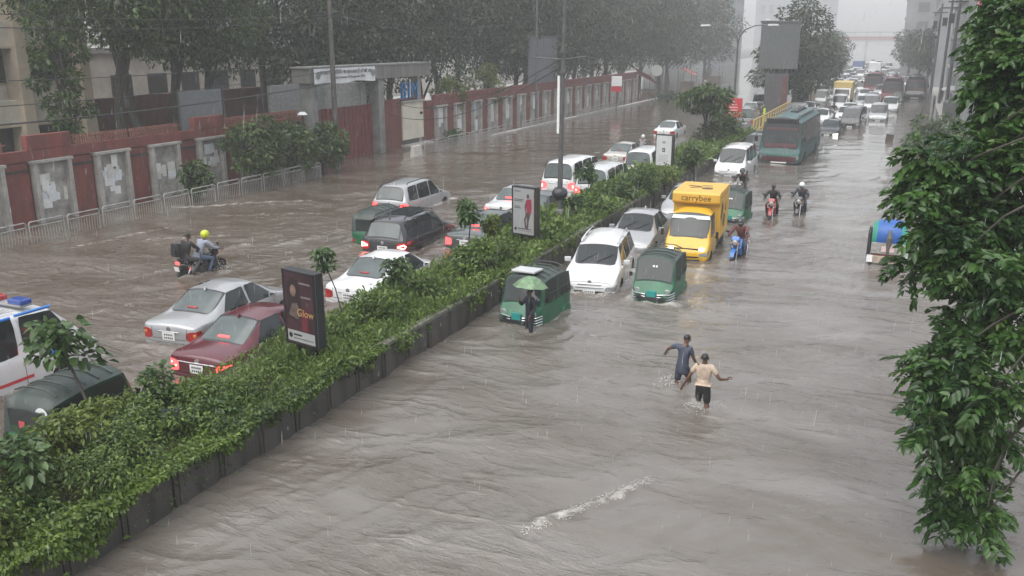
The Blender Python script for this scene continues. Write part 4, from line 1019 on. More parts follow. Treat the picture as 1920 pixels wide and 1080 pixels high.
def person(label, loc, rz, pose={}, top=None, bottom=None, bare_chest=False, long_sleeve=False, long_legs=True, hair=True, helmet=None, group=None, sc=1.0, parent_thing=None, robe=None, skinm=None, hem=.13):
    J = dict(STAND); J.update(pose); J = {k: Vector(v) for k, v in J.items()}
    t = thing('person', label, 'person', loc, rz, group); t.scale = (sc, sc, sc)
    E = [('pelvis','belly'),('belly','chest'),('chest','base'),('base','neck'),('neck','head'),('head','crown')]
    for q in 'RL': E += [('chest','sh'+q),('sh'+q,'el'+q),('el'+q,'wr'+q),('wr'+q,'ha'+q),('pelvis','hip'+q),('hip'+q,'kn'+q),('kn'+q,'an'+q),('an'+q,'toe'+q)]
    me = skin_mesh('body', J, E, RAD, 'pelvis', 1)
    ex = MB(); hd = J['head']; fw = (J['head']-J['neck']); up = (J['crown']-J['neck']).normalized(); side = Vector((1,0,0)); f = up.cross(side)*-1
    f = side.cross(up)*-1; f = Vector((0,1,0)) if f.length < .1 else f
    if f.y < 0: f = -f
    ex.ell(hd+f*.098-up*.005, (.014,.022,.022), 6, 5)
    for s in (-1,1): ex.ell(hd+side*s*.078, (.012,.022,.034), 6, 5)
    for s, q in ((1,'R'),(-1,'L')):       # five fingers, unequal and curled
        d = (J['ha'+q]-J['wr'+q]).normalized(); sd = d.cross(Vector((0,0,1)) if abs(d.z) < .9 else Vector((0,1,0))).normalized(); nr = d.cross(sd)
        for i, (o_, L_) in enumerate(((-.028,.062),(-.010,.074),(.010,.07),(.028,.055))):
            p = J['ha'+q]+d*.02+sd*o_; ex.tube([p, p+d*L_*.55+nr*.012, p+d*L_*.85+nr*.035], [.0095,.0085,.007], 5)
        p = J['wr'+q]+d*.03+sd*.035; ex.tube([p, p+sd*.035+d*.03, p+sd*.04+d*.065], [.011,.010,.008], 5)
    bmj = bmesh.new(); bmj.from_mesh(me); em = ex.mesh('x', smooth=True); bmj.from_mesh(em); bmj.to_mesh(me); bmj.free(); bpy.data.meshes.remove(em); me.shade_smooth()
    b = link('body', me, skinm or SKIN, t)
    for s in (-1,1): MB().ell(hd+side*s*.032+f*.083+up*.012, (.011,.008,.008), 6, 4).build('eye', ink, t)
    MB().tube([hd+f*.083-up*.046-side*.025, hd+f*.09-up*.048, hd+f*.083-up*.046+side*.025], .006, 5).build('mouth', M('lips',(.16,.06,.05),.5), t)
    rot = Matrix((side, f, up)).transposed()
    if helmet is None and hair: MB().ell(hd+up*.040-f*.022, (.080,.098,.082), 12, 8, .42, 1.0, mtx=rot).build('hair', HAIR, t, smooth=True)
    if helmet is not None:
        h = MB().ell(hd+up*.02, (.125,.145,.135), 14, 9, .16, 1.0, mtx=rot).build('helmet', helmet, t, smooth=True)
        MB().ell(hd+up*.01+f*.02, (.118,.135,.075), 14, 7, .2, .8, mtx=rot).build('visor', M('visor',(.10,.11,.12),.1,coat=.5), h, smooth=True)
    def garment(name, ks, Es, grow, mat, root, over={}):
        Rg = {k: (tuple(x+grow for x in RAD[k]) if isinstance(RAD[k], tuple) else RAD[k]+grow) for k in RAD}
        Rg.update(over); g = skin_mesh(name, {**J, **ks}, Es, Rg, root, 1); link(name, g, mat, t)
    if top is not None:
        ks = {'hem': J['pelvis']+(J['pelvis']-J['belly']).normalized()*hem}; Es = [('hem','pelvis'),('pelvis','belly'),('belly','chest'),('chest','base')]; ov = {'pelvis': (.166,.132), 'hem': (.168,.135)}
        for q in 'RL':
            ks['m'+q] = J['sh'+q].lerp(J['el'+q], .7); ov['m'+q] = .060; Es += [('chest','sh'+q)]
            if long_sleeve: Es += [('sh'+q,'el'+q),('el'+q,'wr'+q)]
            else: Es += [('sh'+q,'m'+q)]
        if bare_chest: pass
        garment('shirt', ks, Es, .016, top, 'pelvis', ov)
    if bottom is not None:
        ks = {'waist': J['pelvis'].lerp(J['belly'],.75)}; Es = [('waist','pelvis')]; ov = {'pelvis': (.156,.124), 'waist': (.148,.116)}
        for q in 'RL':
            ks['t'+q] = J['hip'+q].lerp(J['kn'+q], .92); ov['t'+q] = .088; Es += [('pelvis','hip'+q)]
            if long_legs: Es += [('hip'+q,'kn'+q),('kn'+q,'an'+q)]
            else: Es += [('hip'+q,'t'+q)]
        garment('trousers' if long_legs else 'shorts', ks, Es, .014, bottom, 'pelvis', ov)
    return t

def ride_pose(lean=.12, hand=(.30,.46,1.02), seat=.80, feet=(.20,.06,.32)):
    p = dict(pelvis=(0,-.22,seat+.06), belly=(0,-.20+lean*.4,seat+.21), chest=(0,-.18+lean,seat+.40), base=(0,-.16+lean*1.5,seat+.54), neck=(0,-.14+lean*1.6,seat+.60), head=(0,-.11+lean*1.7,seat+.68), crown=(0,-.11+lean*1.75,seat+.76))
    for s, q in ((1,'R'),(-1,'L')):
        p.update({'sh'+q:(s*.18,-.16+lean*1.4,seat+.51), 'el'+q:(s*.29,.06+lean,seat+.30), 'wr'+q:(s*hand[0],hand[1]-.07,hand[2]+.02), 'ha'+q:(s*hand[0],hand[1],hand[2]),
                  'hip'+q:(s*.10,-.18,seat+.03), 'kn'+q:(s*.21,.20,seat-.04), 'an'+q:(s*feet[0],feet[1]-.06,feet[2]+.04), 'toe'+q:(s*feet[0],feet[1]+.08,feet[2])})
    return p

# ------------------------------------------------------------------ motorcycle
def make_motorcycle():
    t = thing('motorcycle', '', 'motorcycle')
    wh = MB().lathe([(.235,-.05),(.285,-.05),(.305,-.02),(.305,.02),(.285,.05),(.235,.05)], (0,0,0), 'X', 20).mesh('wheel', smooth=True)
    rim = MB().lathe([(.225,-.03),(.24,-.035),(.24,.035),(.225,.03)], (0,0,0), 'X', 20, cap=False)
    for k in range(6):
        a = k*math.pi/3; rim.box((0,math.sin(a)*.12,math.cos(a)*.12),(.02,.035,.23),rot=(-a,0,0))
    rim.lathe([(.05,-.05),(.05,.05)], (0,0,0), 'X', 10); rim = rim.mesh('rim', smooth=True)
    for yy in (-.64,.66):
        o = link('wheel', wh, rubber, t, (0,yy,.305)); link('rim', rim, alloy, o)
    for s in (-1,1):
        MB().tube([(s*.075,.66,.305),(s*.075,.46,.95)], .024, 8).build('fork', chrome, t, smooth=True)
        MB().tube([(s*.06,.42,.99),(s*.18,.44,1.03),(s*.34,.36,1.03)], .014, 6).build('handlebar', dark_metal, t, smooth=True)
        MB().tube([(s*.24,.42,1.03),(s*.30,.44,1.18)], .008, 5).build('mirror_stalk', black_pl, t); MB().ell((s*.31,.44,1.21),(.065,.015,.045),8,6).build('mirror', black_pl, t, smooth=True)
        MB().tube([(s*.10,-.64,.30),(s*.10,-.05,.36)], .022, 6).build('swing_arm', dark_metal, t)
        MB().tube([(s*.11,-.62,.36),(s*.12,-.42,.70)], .03, 8).build('shock_absorber', chrome, t)
        MB().ell((s*.12,.62,.86),(.035,.03,.03),6,5).build('indicator', amber, t)
    MB().ell((0,.12,.83),(.145,.27,.13),12,8).build('fuel_tank', BODY, t, smooth=True)
    sh = MB(); sh.prism([(.0,.52),(.36,.80),(.30,.90),(.05,.78),(-.10,.60)], 'X', -.15, .15); sh.prism([(.34,.42),(.50,.70),(.40,.84),(.24,.62)], 'X', -.17, .17); sh.build('tank_shroud', BODY, t, bevel=.02)
    MB().prism([(-.02,.78),(-.55,.80),(-.78,.86),(-.76,.92),(-.5,.87),(.0,.85)], 'X', -.13, .13).build('seat', black_pl, t, bevel=.03, smooth=True)
    MB().prism([(-.35,.62),(-.85,.82),(-.80,.86),(-.3,.78)], 'X', -.10, .10).build('tail_cowl', BODY, t, bevel=.02)
    MB().box((0,-.86,.80),(.15,.04,.08)).build('tail_light', lamp_red, t, bevel=.01)
    MB().box((0,-.90,.62),(.20,.015,.14),rot=(.2,0,0)).build('number_plate', plate_w, t)
    MB().box((0,.02,.42),(.26,.36,.34)).build('engine', M('engine_grey',(.08,.08,.085),.4,metal=.5), t, bevel=.05)
    MB().tube([(.12,.20,.40),(.15,.05,.22),(.16,-.25,.24),(.17,-.75,.34)], [.025,.025,.045,.05], 8).build('exhaust', dark_metal, t, smooth=True)
    MB().tube([(0,.44,.95),(0,.10,.60),(0,-.3,.62),(0,-.75,.80)], .03, 6).build('frame', dark_metal, t)
    MB().ell((0,.60,.88),(.11,.09,.11),12,8).build('head_light', lamp_head, t, smooth=True)
    MB().prism([(.48,.72),(.62,.98),(.55,1.10),(.42,.96)], 'X', -.13, .13).build('front_cowl', BODY, t, bevel=.03)
    MB().prism([(.42,.52),(.50,.66),(.66,.70),(.86,.60),(.92,.46),(.84,.56),(.66,.635),(.54,.60)], 'X', -.07, .07).build('front_mudguard', BODY, t, bevel=.01)
    MB().prism([(-.9,.55),(-.8,.66),(-.62,.68),(-.45,.6),(-.62,.64),(-.78,.62)], 'X', -.08, .08).build('rear_mudguard', black_pl, t)
    return t

# ------------------------------------------------------------------ small delivery truck
def make_truck():
    YEL = M('paint_yellow', (.62,.36,.02), .3, var=.06, coat=.5, bump=.08, bscale=50)
    t = thing('delivery_truck', 'yellow box delivery truck with lit headlights beside the silver sedan', 'truck')
    P = dict(L=1.7, w=.76, tags=['','','S','W','',''], roofdrop=.05, wheels=[(.42,.28,.28)], tail=False, endcrease=.5, beltcrease=.3, tyre=.17, headwrap=True, grille=[(1,1),(1,2),(1,3),(1,4)], st=[
        st(-.85,.72,.30,1.02,1.72,.64,.02), st(-.76,.755,.28,1.03,1.80,.66,.03), st(-.40,.76,.26,1.03,1.83,.66,.03), st(.42,.76,.26,1.00,1.74,.63,.03,yb=.48,yt=.12),
        st(.66,.755,.26,.98,1.02,.68,.03,yt=.70), st(.80,.73,.28,.82,.86,.64,.02), st(.90,.68,.30,.66,.68,.56,.01)])
    c, _ = shell(P)
    mm = dict(PMAT); mm.update(head_light=lamp_head, window_trim=black_pl)
    for nme, me in c:
        me.transform(Matrix.Translation((0,1.0,0))); link('cab' if nme == 'body' else nme, me, mm.get(nme, YEL), t)
    BX = M('paint_box_yellow', (.60,.36,.055), .4, var=.08, scale=2)
    MB().b2(-.80,.80,-1.95,.12,.72,2.18).build('cargo_box', BX, t, bevel=.025)
    MB().prism([(.12,1.90),(.36,1.93),(.42,2.0),(.42,2.26),(.36,2.32),(-1.95,2.32),(-1.95,2.18),(.12,2.18)], 'X', -.80, .80).build('box_canopy', BX, t, bevel=.02)
    MB().b2(-.70,.70,-1.9,.95,.44,.60).build('chassis', dark_metal, t)
    for s in (-1,1):
        for zz in (.74, 2.14): MB().b2(s*.80-.012,s*.80+.012,-1.93,.10,zz-.03,zz+.03).build('box_edge', M('box_rail',(.40,.26,.06),.5), t)
        wh = WHEELS.setdefault(.28, wheel_meshes(.28,.17))
        for yy in (1.42,-1.25):
            o = link('wheel', wh[0], rubber, t, (s*.66,yy,.28)); o.rotation_euler = (0,0,0 if s > 0 else math.pi); link('rim', wh[1], dark_metal, o)
        MB().box((s*.90,1.42,1.12),(.09,.05,.22)).build('mirror', black_pl, t, bevel=.015); MB().tube([(s*.76,1.35,1.05),(s*.90,1.42,1.05)], .012, 5).build('mirror_arm', black_pl, t)
        MB().ell((s*.50,1.885,.70),(.10,.05,.065),10,8).build('head_lamp_bulb', lamp_head_on, t, smooth=True)
        MB().b2(s*.40-.03,s*.40+.03,1.66,1.9,.3,.38).build('tow_bracket', dark_metal, t)
    MB().b2(-.45,.45,1.87,1.93,.32,.44).build('number_plate', ink, t)
    MB().b2(-.46,.46,1.885,1.905,.60,.72).build('grille_panel', black_pl, t)
    # white sun strip at the top of the screen
    MB().add([(-.60,1.20,1.685),(.60,1.20,1.685),(.63,1.275,1.58),(-.63,1.275,1.58)], [(0,1,2,3)]).build('sun_strip', M('sun_strip',(.55,.62,.58),.4), t)
    brown = M('brown_print', (.075,.035,.012), .5)
    lettering('carrybee', .30, brown, t, (0,.424,2.125), (math.pi/2,0,math.pi), depth=.006, sx=.95)
    # bee emblem on the lid and the side
    bee = MB(); bee.lathe([(.20,0),(.20,.008)], (-.22,-.55,2.322), 'Z', 14); bee.box((.2,-.7,2.326),(.40,.12,.008),rot=(0,0,.5)); bee.box((.25,-.95,2.326),(.5,.10,.008),rot=(0,0,-.3)); bee.box((-.15,-1.1,2.326),(.35,.10,.008),rot=(0,0,.2)); bee.build('bee_print', brown, t)
    for s in (-1,1):
        m = MB(); x = s*.806
        m.add([(x,-.15,2.0),(x,.02,1.45),(x,-.25,1.25),(x,-.55,1.75)], [(0,1,2,3)]); m.add([(x,-.7,1.5),(x,-.5,1.1),(x,-.9,.95),(x,-1.1,1.35)], [(0,1,2,3)])
        m.add([(x,-1.15,1.9),(x,-.95,1.55),(x,-1.25,1.5)], [(0,1,2)]); m.build('side_print', brown, t)
    return t

# ------------------------------------------------------------------ cycle rickshaw, seen from behind
def make_rickshaw(loc, rz):
    t = thing('cycle_rickshaw', 'cycle rickshaw with a blue and green hood, wading beside the big tree', 'rickshaw', loc, rz)
    blue = M('hood_blue', (.015,.09,.33), .4, var=.2, scale=5); green = M('hood_green', (.015,.22,.15), .45, var=.2)
    wh = MB(); wh.lathe([(.355,-.02),(.375,0),(.355,.02),(.34,0),(.355,-.02)], (0,0,0), 'X', 28, cap=False)
    for k in range(14):
        a = k*math.pi/7; wh.tube([(0,0,0),(0,.34*math.sin(a),.34*math.cos(a))], .004, 3)
    wh.lathe([(.03,-.05),(.03,.05)], (0,0,0), 'X', 8); wme = wh.mesh('wheel', smooth=True)
    for x, y in ((-.50,-.30),(.50,-.30),(0,1.55)): link('wheel', wme, rubber, t, (x,y,.36))
    for s in (-1,1):
        MB().prism([(-.72,.45),(-.62,.66),(-.30,.78),(.02,.66),(.12,.5),(.0,.62),(-.30,.735),(-.60,.62)], 'X', s*.42, s*.60).build('mudguard', M('mudguard_silver',(.35,.35,.35),.35,metal=.4), t)
    MB().b2(-.42,.42,-.55,.10,.62,.86).build('seat_box', M('decorated_panel',(.30,.08,.07),.5,var=.6,scale=14), t, bevel=.02)
    MB().b2(-.40,.40,-.45,.12,.86,.98).build('seat', M('red_vinyl',(.24,.03,.04),.4), t, bevel=.04)
    MB().b2(-.50,.50,-.64,-.56,.72,1.08).build('back_board', M('tin_back',(.28,.27,.26),.45,var=.4,scale=8), t, bevel=.02)
    MB().b2(-.19,.19,-.66,-.64,.80,.98).build('plate', M('plate_pinkwhite',(.60,.45,.45),.5), t)
    MB().b2(-.42,.42,-.68,-.60,.42,.66).build('lower_board', M('faded_board',(.34,.27,.22),.6,var=.4,scale=6), t, bevel=.02)
    prof = [(-.60,1.02),(-.66,1.25),(-.62,1.48),(-.46,1.66),(-.18,1.74),(.16,1.72),(.40,1.62)]
    def hood(u0, u1, name, m):
        h = MB(); nu = 8; vs = []
        for (y, z) in prof:
            for i in range(nu+1):
                u = u0+(u1-u0)*i/nu; vs.append((.50*u, y+.05*u*u, z-.13*abs(u)**3))
        fs = [(j*(nu+1)+i, j*(nu+1)+i+1, (j+1)*(nu+1)+i+1, (j+1)*(nu+1)+i) for j in range(len(prof)-1) for i in range(nu)]
        h.add(vs, fs); return h.build(name, m, t, smooth=True, sharp=80)
    hd = hood(-.72,.72,'hood',blue); hood(-1,-.72,'hood_side',green); hood(.72,1,'hood_side',green)
    for s in (-1,1): MB().add([(s*.50,y+.05,z-.13) for y, z in prof]+[(s*.49,-.1,1.02)], [(0,1,2,7),(2,3,4,7),(4,5,6,7)]).build('hood_side', green, t)
    MB().prism([(-.60,.42),(-.62,.9),(-.55,1.35),(-.2,1.5),(.0,1.3),(-.1,.6)], 'X', -.62, -.53).build('side_cloth', cloth('black',(.012,.012,.014)), t, bevel=.02)
    MB().tube([(.0,-.62,.75),(.02,-.67,1.25),(.03,-.6,1.5)], [.06,.09,.04], 6).build('hanging_cloth', cloth('grey',(.10,.10,.09)), t)
    MB().tube([(0,.0,.45),(0,.75,.55),(0,1.35,.62),(0,1.55,.36)], .028, 6).build('frame', dark_metal, t); MB().tube([(0,.75,.55),(0,.62,.92)], .025, 6).build('seat_post', dark_metal, t)
    MB().ell((0,.6,.95),(.09,.14,.05),8,6).build('saddle', black_pl, t, smooth=True); MB().tube([(0,1.35,.62),(0,1.28,1.08)], .024, 6).build('steering_stem', dark_metal, t); MB().tube([(-.30,1.10,1.10),(0,1.28,1.08),(.30,1.10,1.10)], .013, 6).build('handlebar', chrome, t)
    return t
def umbrella(name, label, loc, rz, r, m, pole_r=.012, ph=.85, tilt=(0,0), cat='umbrella', n=8, h=.30):
    t = thing(name, label, cat, loc, rz); t.rotation_euler = (tilt[0], tilt[1], rz)
    mb = MB(); rings = 5; vs = [(0,0,h)]
    for j in range(1, rings+1):
        f = j/rings
        for k in range(n*2):
            a = math.pi*k/n; sc = 1 if k % 2 == 0 else .955; vs.append((r*f*sc*math.cos(a), r*f*sc*math.sin(a), h*(1-f**1.9)-(0 if k % 2 == 0 else -.012*f)))
    fs = [(0,1+k,1+(k+1) % (2*n)) for k in range(2*n)]
    for j in range(rings-1):
        for k in range(2*n):
            a, b = 1+j*2*n+k, 1+j*2*n+(k+1) % (2*n); fs.append((a, a+2*n, b+2*n, b))
    mb.add(vs, fs); mb.build('canopy', m, t, smooth=True, sharp=60)
    MB().tube([(0,0,h+.06),(0,0,h-ph)], pole_r, 6).build('shaft', dark_metal, t)
    for k in range(n): a = 2*math.pi*k/n; MB().tube([(0,0,h-.22),(r*.5*math.cos(a),r*.5*math.sin(a),h*.72-.01)], .004, 3).build('rib', dark_metal, t)
    return t
# ------------------------------------------------------------------ vehicles in place
P_SILVER = paint('silver', (.36,.37,.38), .28, .35); P_WHITE = paint('white', (.58,.59,.60)); P_MAROON = paint('maroon', (.085,.008,.016), .2); P_DARK = paint('charcoal', (.022,.023,.027), .2)
P_GREYW = paint('greywhite', (.47,.48,.49)); P_BLACK = paint('black', (.012,.012,.013)); P_GOLD = paint('champagne', (.40,.38,.35), .3, .3)
PROTO = {}
for nm, P in (('sedan',SEDAN),('coupe',COUPE),('station_wagon',WAGON),('suv',SUV),('van',VAN),('mpv',MPV)): PROTO[nm] = make_car(nm if nm != 'coupe' else 'sedan', P)
PROTO['auto_rickshaw'] = make_cng(); PROTO['motorcycle'] = (make_motorcycle(), None)
USED = set()
NAMES = dict(sedan='sedan_car', coupe='sedan_car', station_wagon='station_wagon', suv='suv_car', van='van', mpv='people_carrier', auto_rickshaw='auto_rickshaw', motorcycle='motorcycle', bus='bus')
CATS = dict(sedan='car', coupe='car', station_wagon='car', suv='car', van='van', mpv='van', auto_rickshaw='auto rickshaw', motorcycle='motorcycle', bus='bus')
LEN = dict(sedan=4.5, coupe=4.5, station_wagon=4.2, suv=4.75, van=4.75, mpv=4.7, auto_rickshaw=2.6, motorcycle=1.9)
def putp(kind, px, py, rz, label, *a, **k):
    """place by the middle of the end that faces the camera, at the waterline"""
    p = at(px, py); L = LEN[kind]*k.get('sc', SCL.get(kind, 1))/2; away = math.cos(rz) > 0; s = L if away else -L
    return put(kind, p.x-math.sin(rz)*s, p.y+math.cos(rz)*s, rz, label, *a, **k)
SCL = dict(sedan=.96, coupe=.96, station_wagon=.97, suv=.93, van=.97, mpv=.96, auto_rickshaw=.90)
def put(kind, x, y, rz, label, pnt=None, group=None, lit=False, front_lit=False, dz=0.0, wk=1.0, sc=None):
    sc = sc or SCL.get(kind, 1.0); dz += dict(sedan=-.07, coupe=-.07, mpv=-.05, van=-.05).get(kind, 0)
    p = PROTO[kind][0]
    o = copy_tree(p, None, y > 92); o.name = NAMES[kind]
    if 'proto' in o: del o['proto']
    o.location = (x, y, ROAD_Z+dz); o.rotation_euler = (0,0,rz); o.scale = (sc,sc,sc); tag(o, label, CATS[kind], group)
    if pnt: recolor(o, [BODY], pnt)
    if lit: recolor(o, [lamp_red_off], lamp_red)
    if front_lit: recolor(o, [lamp_head], lamp_head_on)
    ly, lx = dict(sedan=(2.2,.8), coupe=(2.2,.8), station_wagon=(2.05,.8), suv=(2.3,.88), van=(2.3,.8), mpv=(2.25,.8), auto_rickshaw=(1.2,.58), motorcycle=(.8,.15)).get(kind, (2,.8))
    if wk: wake(x, y, ly, lx, wk)
    return o
AW, TO = 0.0, math.pi            # heading away from the camera / towards it
GL, GR = 'vehicles in the left carriageway', 'vehicles in the right carriageway'
def bulbs(o, lst, m=lamp_core):
    """glowing cores proud of the tail lamps: (x, y, z, rx, rz)"""
    for (x, y, z, a, b) in lst:
        for s in (-1,1): MB().ell((s*x,y,z),(a,.035,b),8,6).build('brake_bulb', m, o, smooth=True)
o = putp('sedan', 322, 648, AW+R(5), 'silver sedan with amber tail lamps beside the maroon sedan', P_SILVER, GL, wk=1.2)
for s in (-1,1): MB().ell((s*.70,-2.235,.72),(.085,.04,.06),8,6).build('amber_lamp', amber, o, smooth=True)
o = putp('coupe', 375, 712, AW+R(2), 'dark maroon sedan with brake lights on, hard against the planted median', P_MAROON, GL, lit=True); bulbs(o, [(.72,-2.23,.75,.05,.045),(.60,-2.26,.68,.05,.03)])
o = putp('sedan', 655, 572, AW+R(2), 'white sedan behind the first lightbox, red lamps unlit', P_WHITE, GL)
o = putp('suv', 718, 476, AW+R(3), 'charcoal SUV with glowing red ring tail lamps and sunroof', P_DARK, GL, dz=-.24); 
for s in (-1,1): MB().tube([(s*.62,-2.40,.90),(s*.86,-2.36,.98),(s*.90,-2.28,.92),(s*.86,-2.36,.84),(s*.62,-2.40,.88)], .022, 6).build('lamp_ring', lamp_core, o, smooth=True)
MB().box((0,-.35,1.845),(1.0,1.5,.02),rot=(.0,0,0)).build('sunroof', glass, o, bevel=.008)
putp('auto_rickshaw', 685, 462, AW+R(2), 'dark green auto rickshaw just left of the charcoal SUV', None, 'auto rickshaws')
o = putp('suv', 730, 400, AW+R(2), 'silver-white SUV with black roof rails splashing through the flood', P_SILVER, GL, lit=True, wk=1.6, dz=-.22)
o = putp('sedan', 940, 409, AW+R(3), 'silver-white sedan with bright tail lamps left of the second lightbox', P_GREYW, GL, lit=True); bulbs(o, [(.70,-2.235,.74,.06,.06)])
putp('sedan', 872, 469, AW, 'dark green-grey sedan half hidden by the median shrubs', paint('darkgreen', (.035,.045,.043)), GL, lit=True)
putp('sedan', 979, 423, AW, 'black sedan partly hidden behind the second lightbox', P_BLACK, GL, lit=True)
o = putp('van', 1045, 365, AW, 'white van with tall square tail behind the slim pole', P_WHITE, GL, lit=True); bulbs(o, [(.78,-2.38,.80,.035,.09)])
o = putp('mpv', 1108, 374, AW, 'silver-white people carrier next to the median, right of the white van', P_GREYW, GL, lit=True); bulbs(o, [(.74,-2.33,.80,.05,.06)])
putp('sedan', 1153, 306, AW, 'silver-gold sedan ahead of the white van', P_GOLD, GL)
putp('mpv', 1194, 334, AW, 'white people carrier mostly hidden behind the third lightbox', P_WHITE, GL)
putp('sedan', 1244, 256, AW, 'white sedan farthest ahead in the open left carriageway', P_WHITE, GL)
# ambulance at the picture's left edge
o = put('van', -16.95, 11.2, AW, 'white ambulance with blue roof lights and stripes, at the left edge', P_WHITE, GL)
MB().box((0,.85,2.04),(1.15,.30,.05)).build('light_bar_base', M('bar_base',(.25,.25,.26),.4), o, bevel=.015)
for x, m_ in ((.38,M('beacon_blue',(.02,.06,.28),.2,coat=.5)),(-.38,M('beacon_red',(.35,.02,.02),.2,coat=.5))): MB().box((x,.85,2.12),(.42,.28,.11)).build('beacon', m_, o, bevel=.03)
for q in range(9): MB().b2(-.62+q*.14,-.58+q*.14,-1.9,.55,1.985,2.005).build('roof_rib', P_WHITE, o)
STB, STR = M('stripe_blue',(.03,.16,.50),.35), M('stripe_red',(.50,.04,.05),.35)
for s in (-1,1):
    for y0, y1 in ((-2.0,.30),(.42,1.28)): MB().tube([(s*.735,y0,1.945),(s*.735,y1,1.93)], .035, 6).build('blue_stripe', STB, o, smooth=True)
    q = side_strip(PROTO['van'][1], [(-2.1,.58),(1.9,.58)], .07, s, .006); q.build('red_stripe', STR, o)
    q = side_strip(PROTO['van'][1], [(1.0,.92),(1.45,.92)], .13, s, .006); q.build('blue_patch', STB, o)
lettering('AMBULANCE', .20, STR, o, (.872,-.85,.80), (math.pi/2,0,math.pi/2))
o = put('auto_rickshaw', -13.1, 10.35, AW+R(3), 'green auto rickshaw with white sticker behind the bushes, bottom left', None, 'auto rickshaws')
MB().lathe([(.16,0),(.16,.006)], (.35,-1.19,1.32), 'Y', 16).build('round_sticker', white_pl, o); MB().b2(.27,.45,-1.20,-1.19,1.28,1.36).build('sticker_print', STB, o)
MB().b2(-.15,.0,-1.285,-1.27,.98,1.18).build('red_sticker', M('sticker_red',(.45,.08,.09),.5), o)
# right carriageway, towards the camera
o = putp('auto_rickshaw', 966, 614, TO+R(-2), 'green auto rickshaw with open side behind the umbrella walker', None, 'auto rickshaws', wk=1.2)
MB().box((.05,.40,1.80),(.72,.62,.06),rot=(.05,0,0)).build('roof_sheet', M('roof_sheet',(.45,.47,.48),.4), o, bevel=.02)
o = putp('station_wagon', 1105, 549, TO+R(9), 'white station wagon between the two nearest auto rickshaws', P_WHITE, GR, wk=1.2)
o = putp('auto_rickshaw', 1219, 570, TO+R(3), 'green auto rickshaw right of the white station wagon', None, 'auto rickshaws', wk=1.2)
o = putp('sedan', 1176, 471, TO+R(4), 'silver sedan with raised dark wipers left of the yellow truck', P_SILVER, GR)
putp('sedan', 1270, 407, TO+R(2), 'silver-grey car half hidden behind the yellow truck', P_SILVER, GR)
tr = make_truck(); tp = at(1286,487); tr.location = (tp.x-.1, tp.y+1.85, ROAD_Z); tr.rotation_euler = (0,0,TO+R(3)); tag(tr, group=GR); wake(tp.x-.1, tp.y+1.85, 1.9, .75, 1.0)
putp('auto_rickshaw', 1363, 421, TO, 'green auto rickshaw just behind the yellow truck', None, 'auto rickshaws')
putp('mpv', 1365, 331, TO, 'white people carrier with barred grille left of the teal bus', P_WHITE, GR, front_lit=False)
putp('suv', 1410, 300, TO, 'black SUV hidden behind the white people carrier', P_BLACK, GR)
putp('sedan', 1442, 264, TO, 'silver sedan tucked in beside the teal bus', P_SILVER, GR)
# teal bus
bus, bbvh = make_bus('bus', 10.2, 1.22, 3.15); bus.location = (-6.35, 58.0, ROAD_Z); bus.rotation_euler = (0,0,TO+R(-1.5)); bus.scale = (.97,.95,.93); tag(bus, 'teal and maroon city bus with roof vents', 'bus', GR); wake(-6.35, 58.0, 4.7, 1.1, .8)
TEALB = M('paint_bus_teal', (.026,.078,.080), .35, var=.3, scale=1.5); MARB = M('paint_bus_maroon', (.070,.020,.026), .35, var=.3, scale=2)
recolor(bus, [BODY], TEALB)
def band(o, bvh, z0, z1, xw, m, name, n=9, off=.012):
    mb = MB(); rows = []
    for z in np.linspace(z0, z1, 4):
        r_ = []
        for i in range(n):
            x = -xw+2*xw*i/(n-1); h = skin_pt(bvh, (x,9,z), (0,-1,0)); r_.append((x,(h.y if h else 5)+off,z))
        rows.append(r_)
    vs = [p for r_ in rows for p in r_]; mb.add(vs, [(j*n+i,j*n+i+1,(j+1)*n+i+1,(j+1)*n+i) for j in range(3) for i in range(n-1)]); return mb.build(name, m, o, smooth=True)
def dress_bus(o, bvh, L, h, top, mid, low):
    band(o, bvh, .50, .82, 1.0, low, 'lower_band'); band(o, bvh, .86, 1.12, 1.02, mid, 'front_band')
    band(o, bvh, 2.42, 2.58, .92, MARB, 'screen_band'); band(o, bvh, 1.34, 1.62, .92, top, 'dash_band')
    MB().b2(-.9,.9,L/2-.75,L/2-.30,h-.32,h-.02).build('destination_box', black_pl, o, bevel=.04)
    for s in (-1,1):
        MB().ell((s*.82,L/2-.02,.80),(.13,.05,.10),10,8).build('head_lamp', lamp_head, o, smooth=True)
        MB().tube([(s*1.15,L/2-.5,2.3),(s*1.38,L/2+.12,2.2),(s*1.38,L/2+.12,2.0)], .02, 6).build('mirror_arm', black_pl, o); MB().box((s*1.38,L/2+.12,1.9),(.20,.08,.36)).build('mirror', black_pl, o, bevel=.03)
        MB().b2(s*.78-.06,s*.78+.06,-L/2+1,L/2-1.6,h+.03,h+.09).build('roof_rail', galv, o)
    for i in range(4): MB().lathe([(.26,0),(.24,.10),(.1,.14)], (-.1,-L/2+2.2+i*1.15,h+.06), 'Z', 12).build('roof_vent', black_pl, o, smooth=True)
    MB().b2(-.45,.45,L/2-.02,L/2+.06,.42,.56).build('number_plate', plate_w, o)
dress_bus(bus, bbvh, 10.2, 3.15, MARB, M('paint_bus_green',(.022,.085,.072),.35,var=.3), MARB)
MB().b2(1.20,1.245,1.9,2.9,.5,2.5).build('door_leaf', dark_metal, bus)
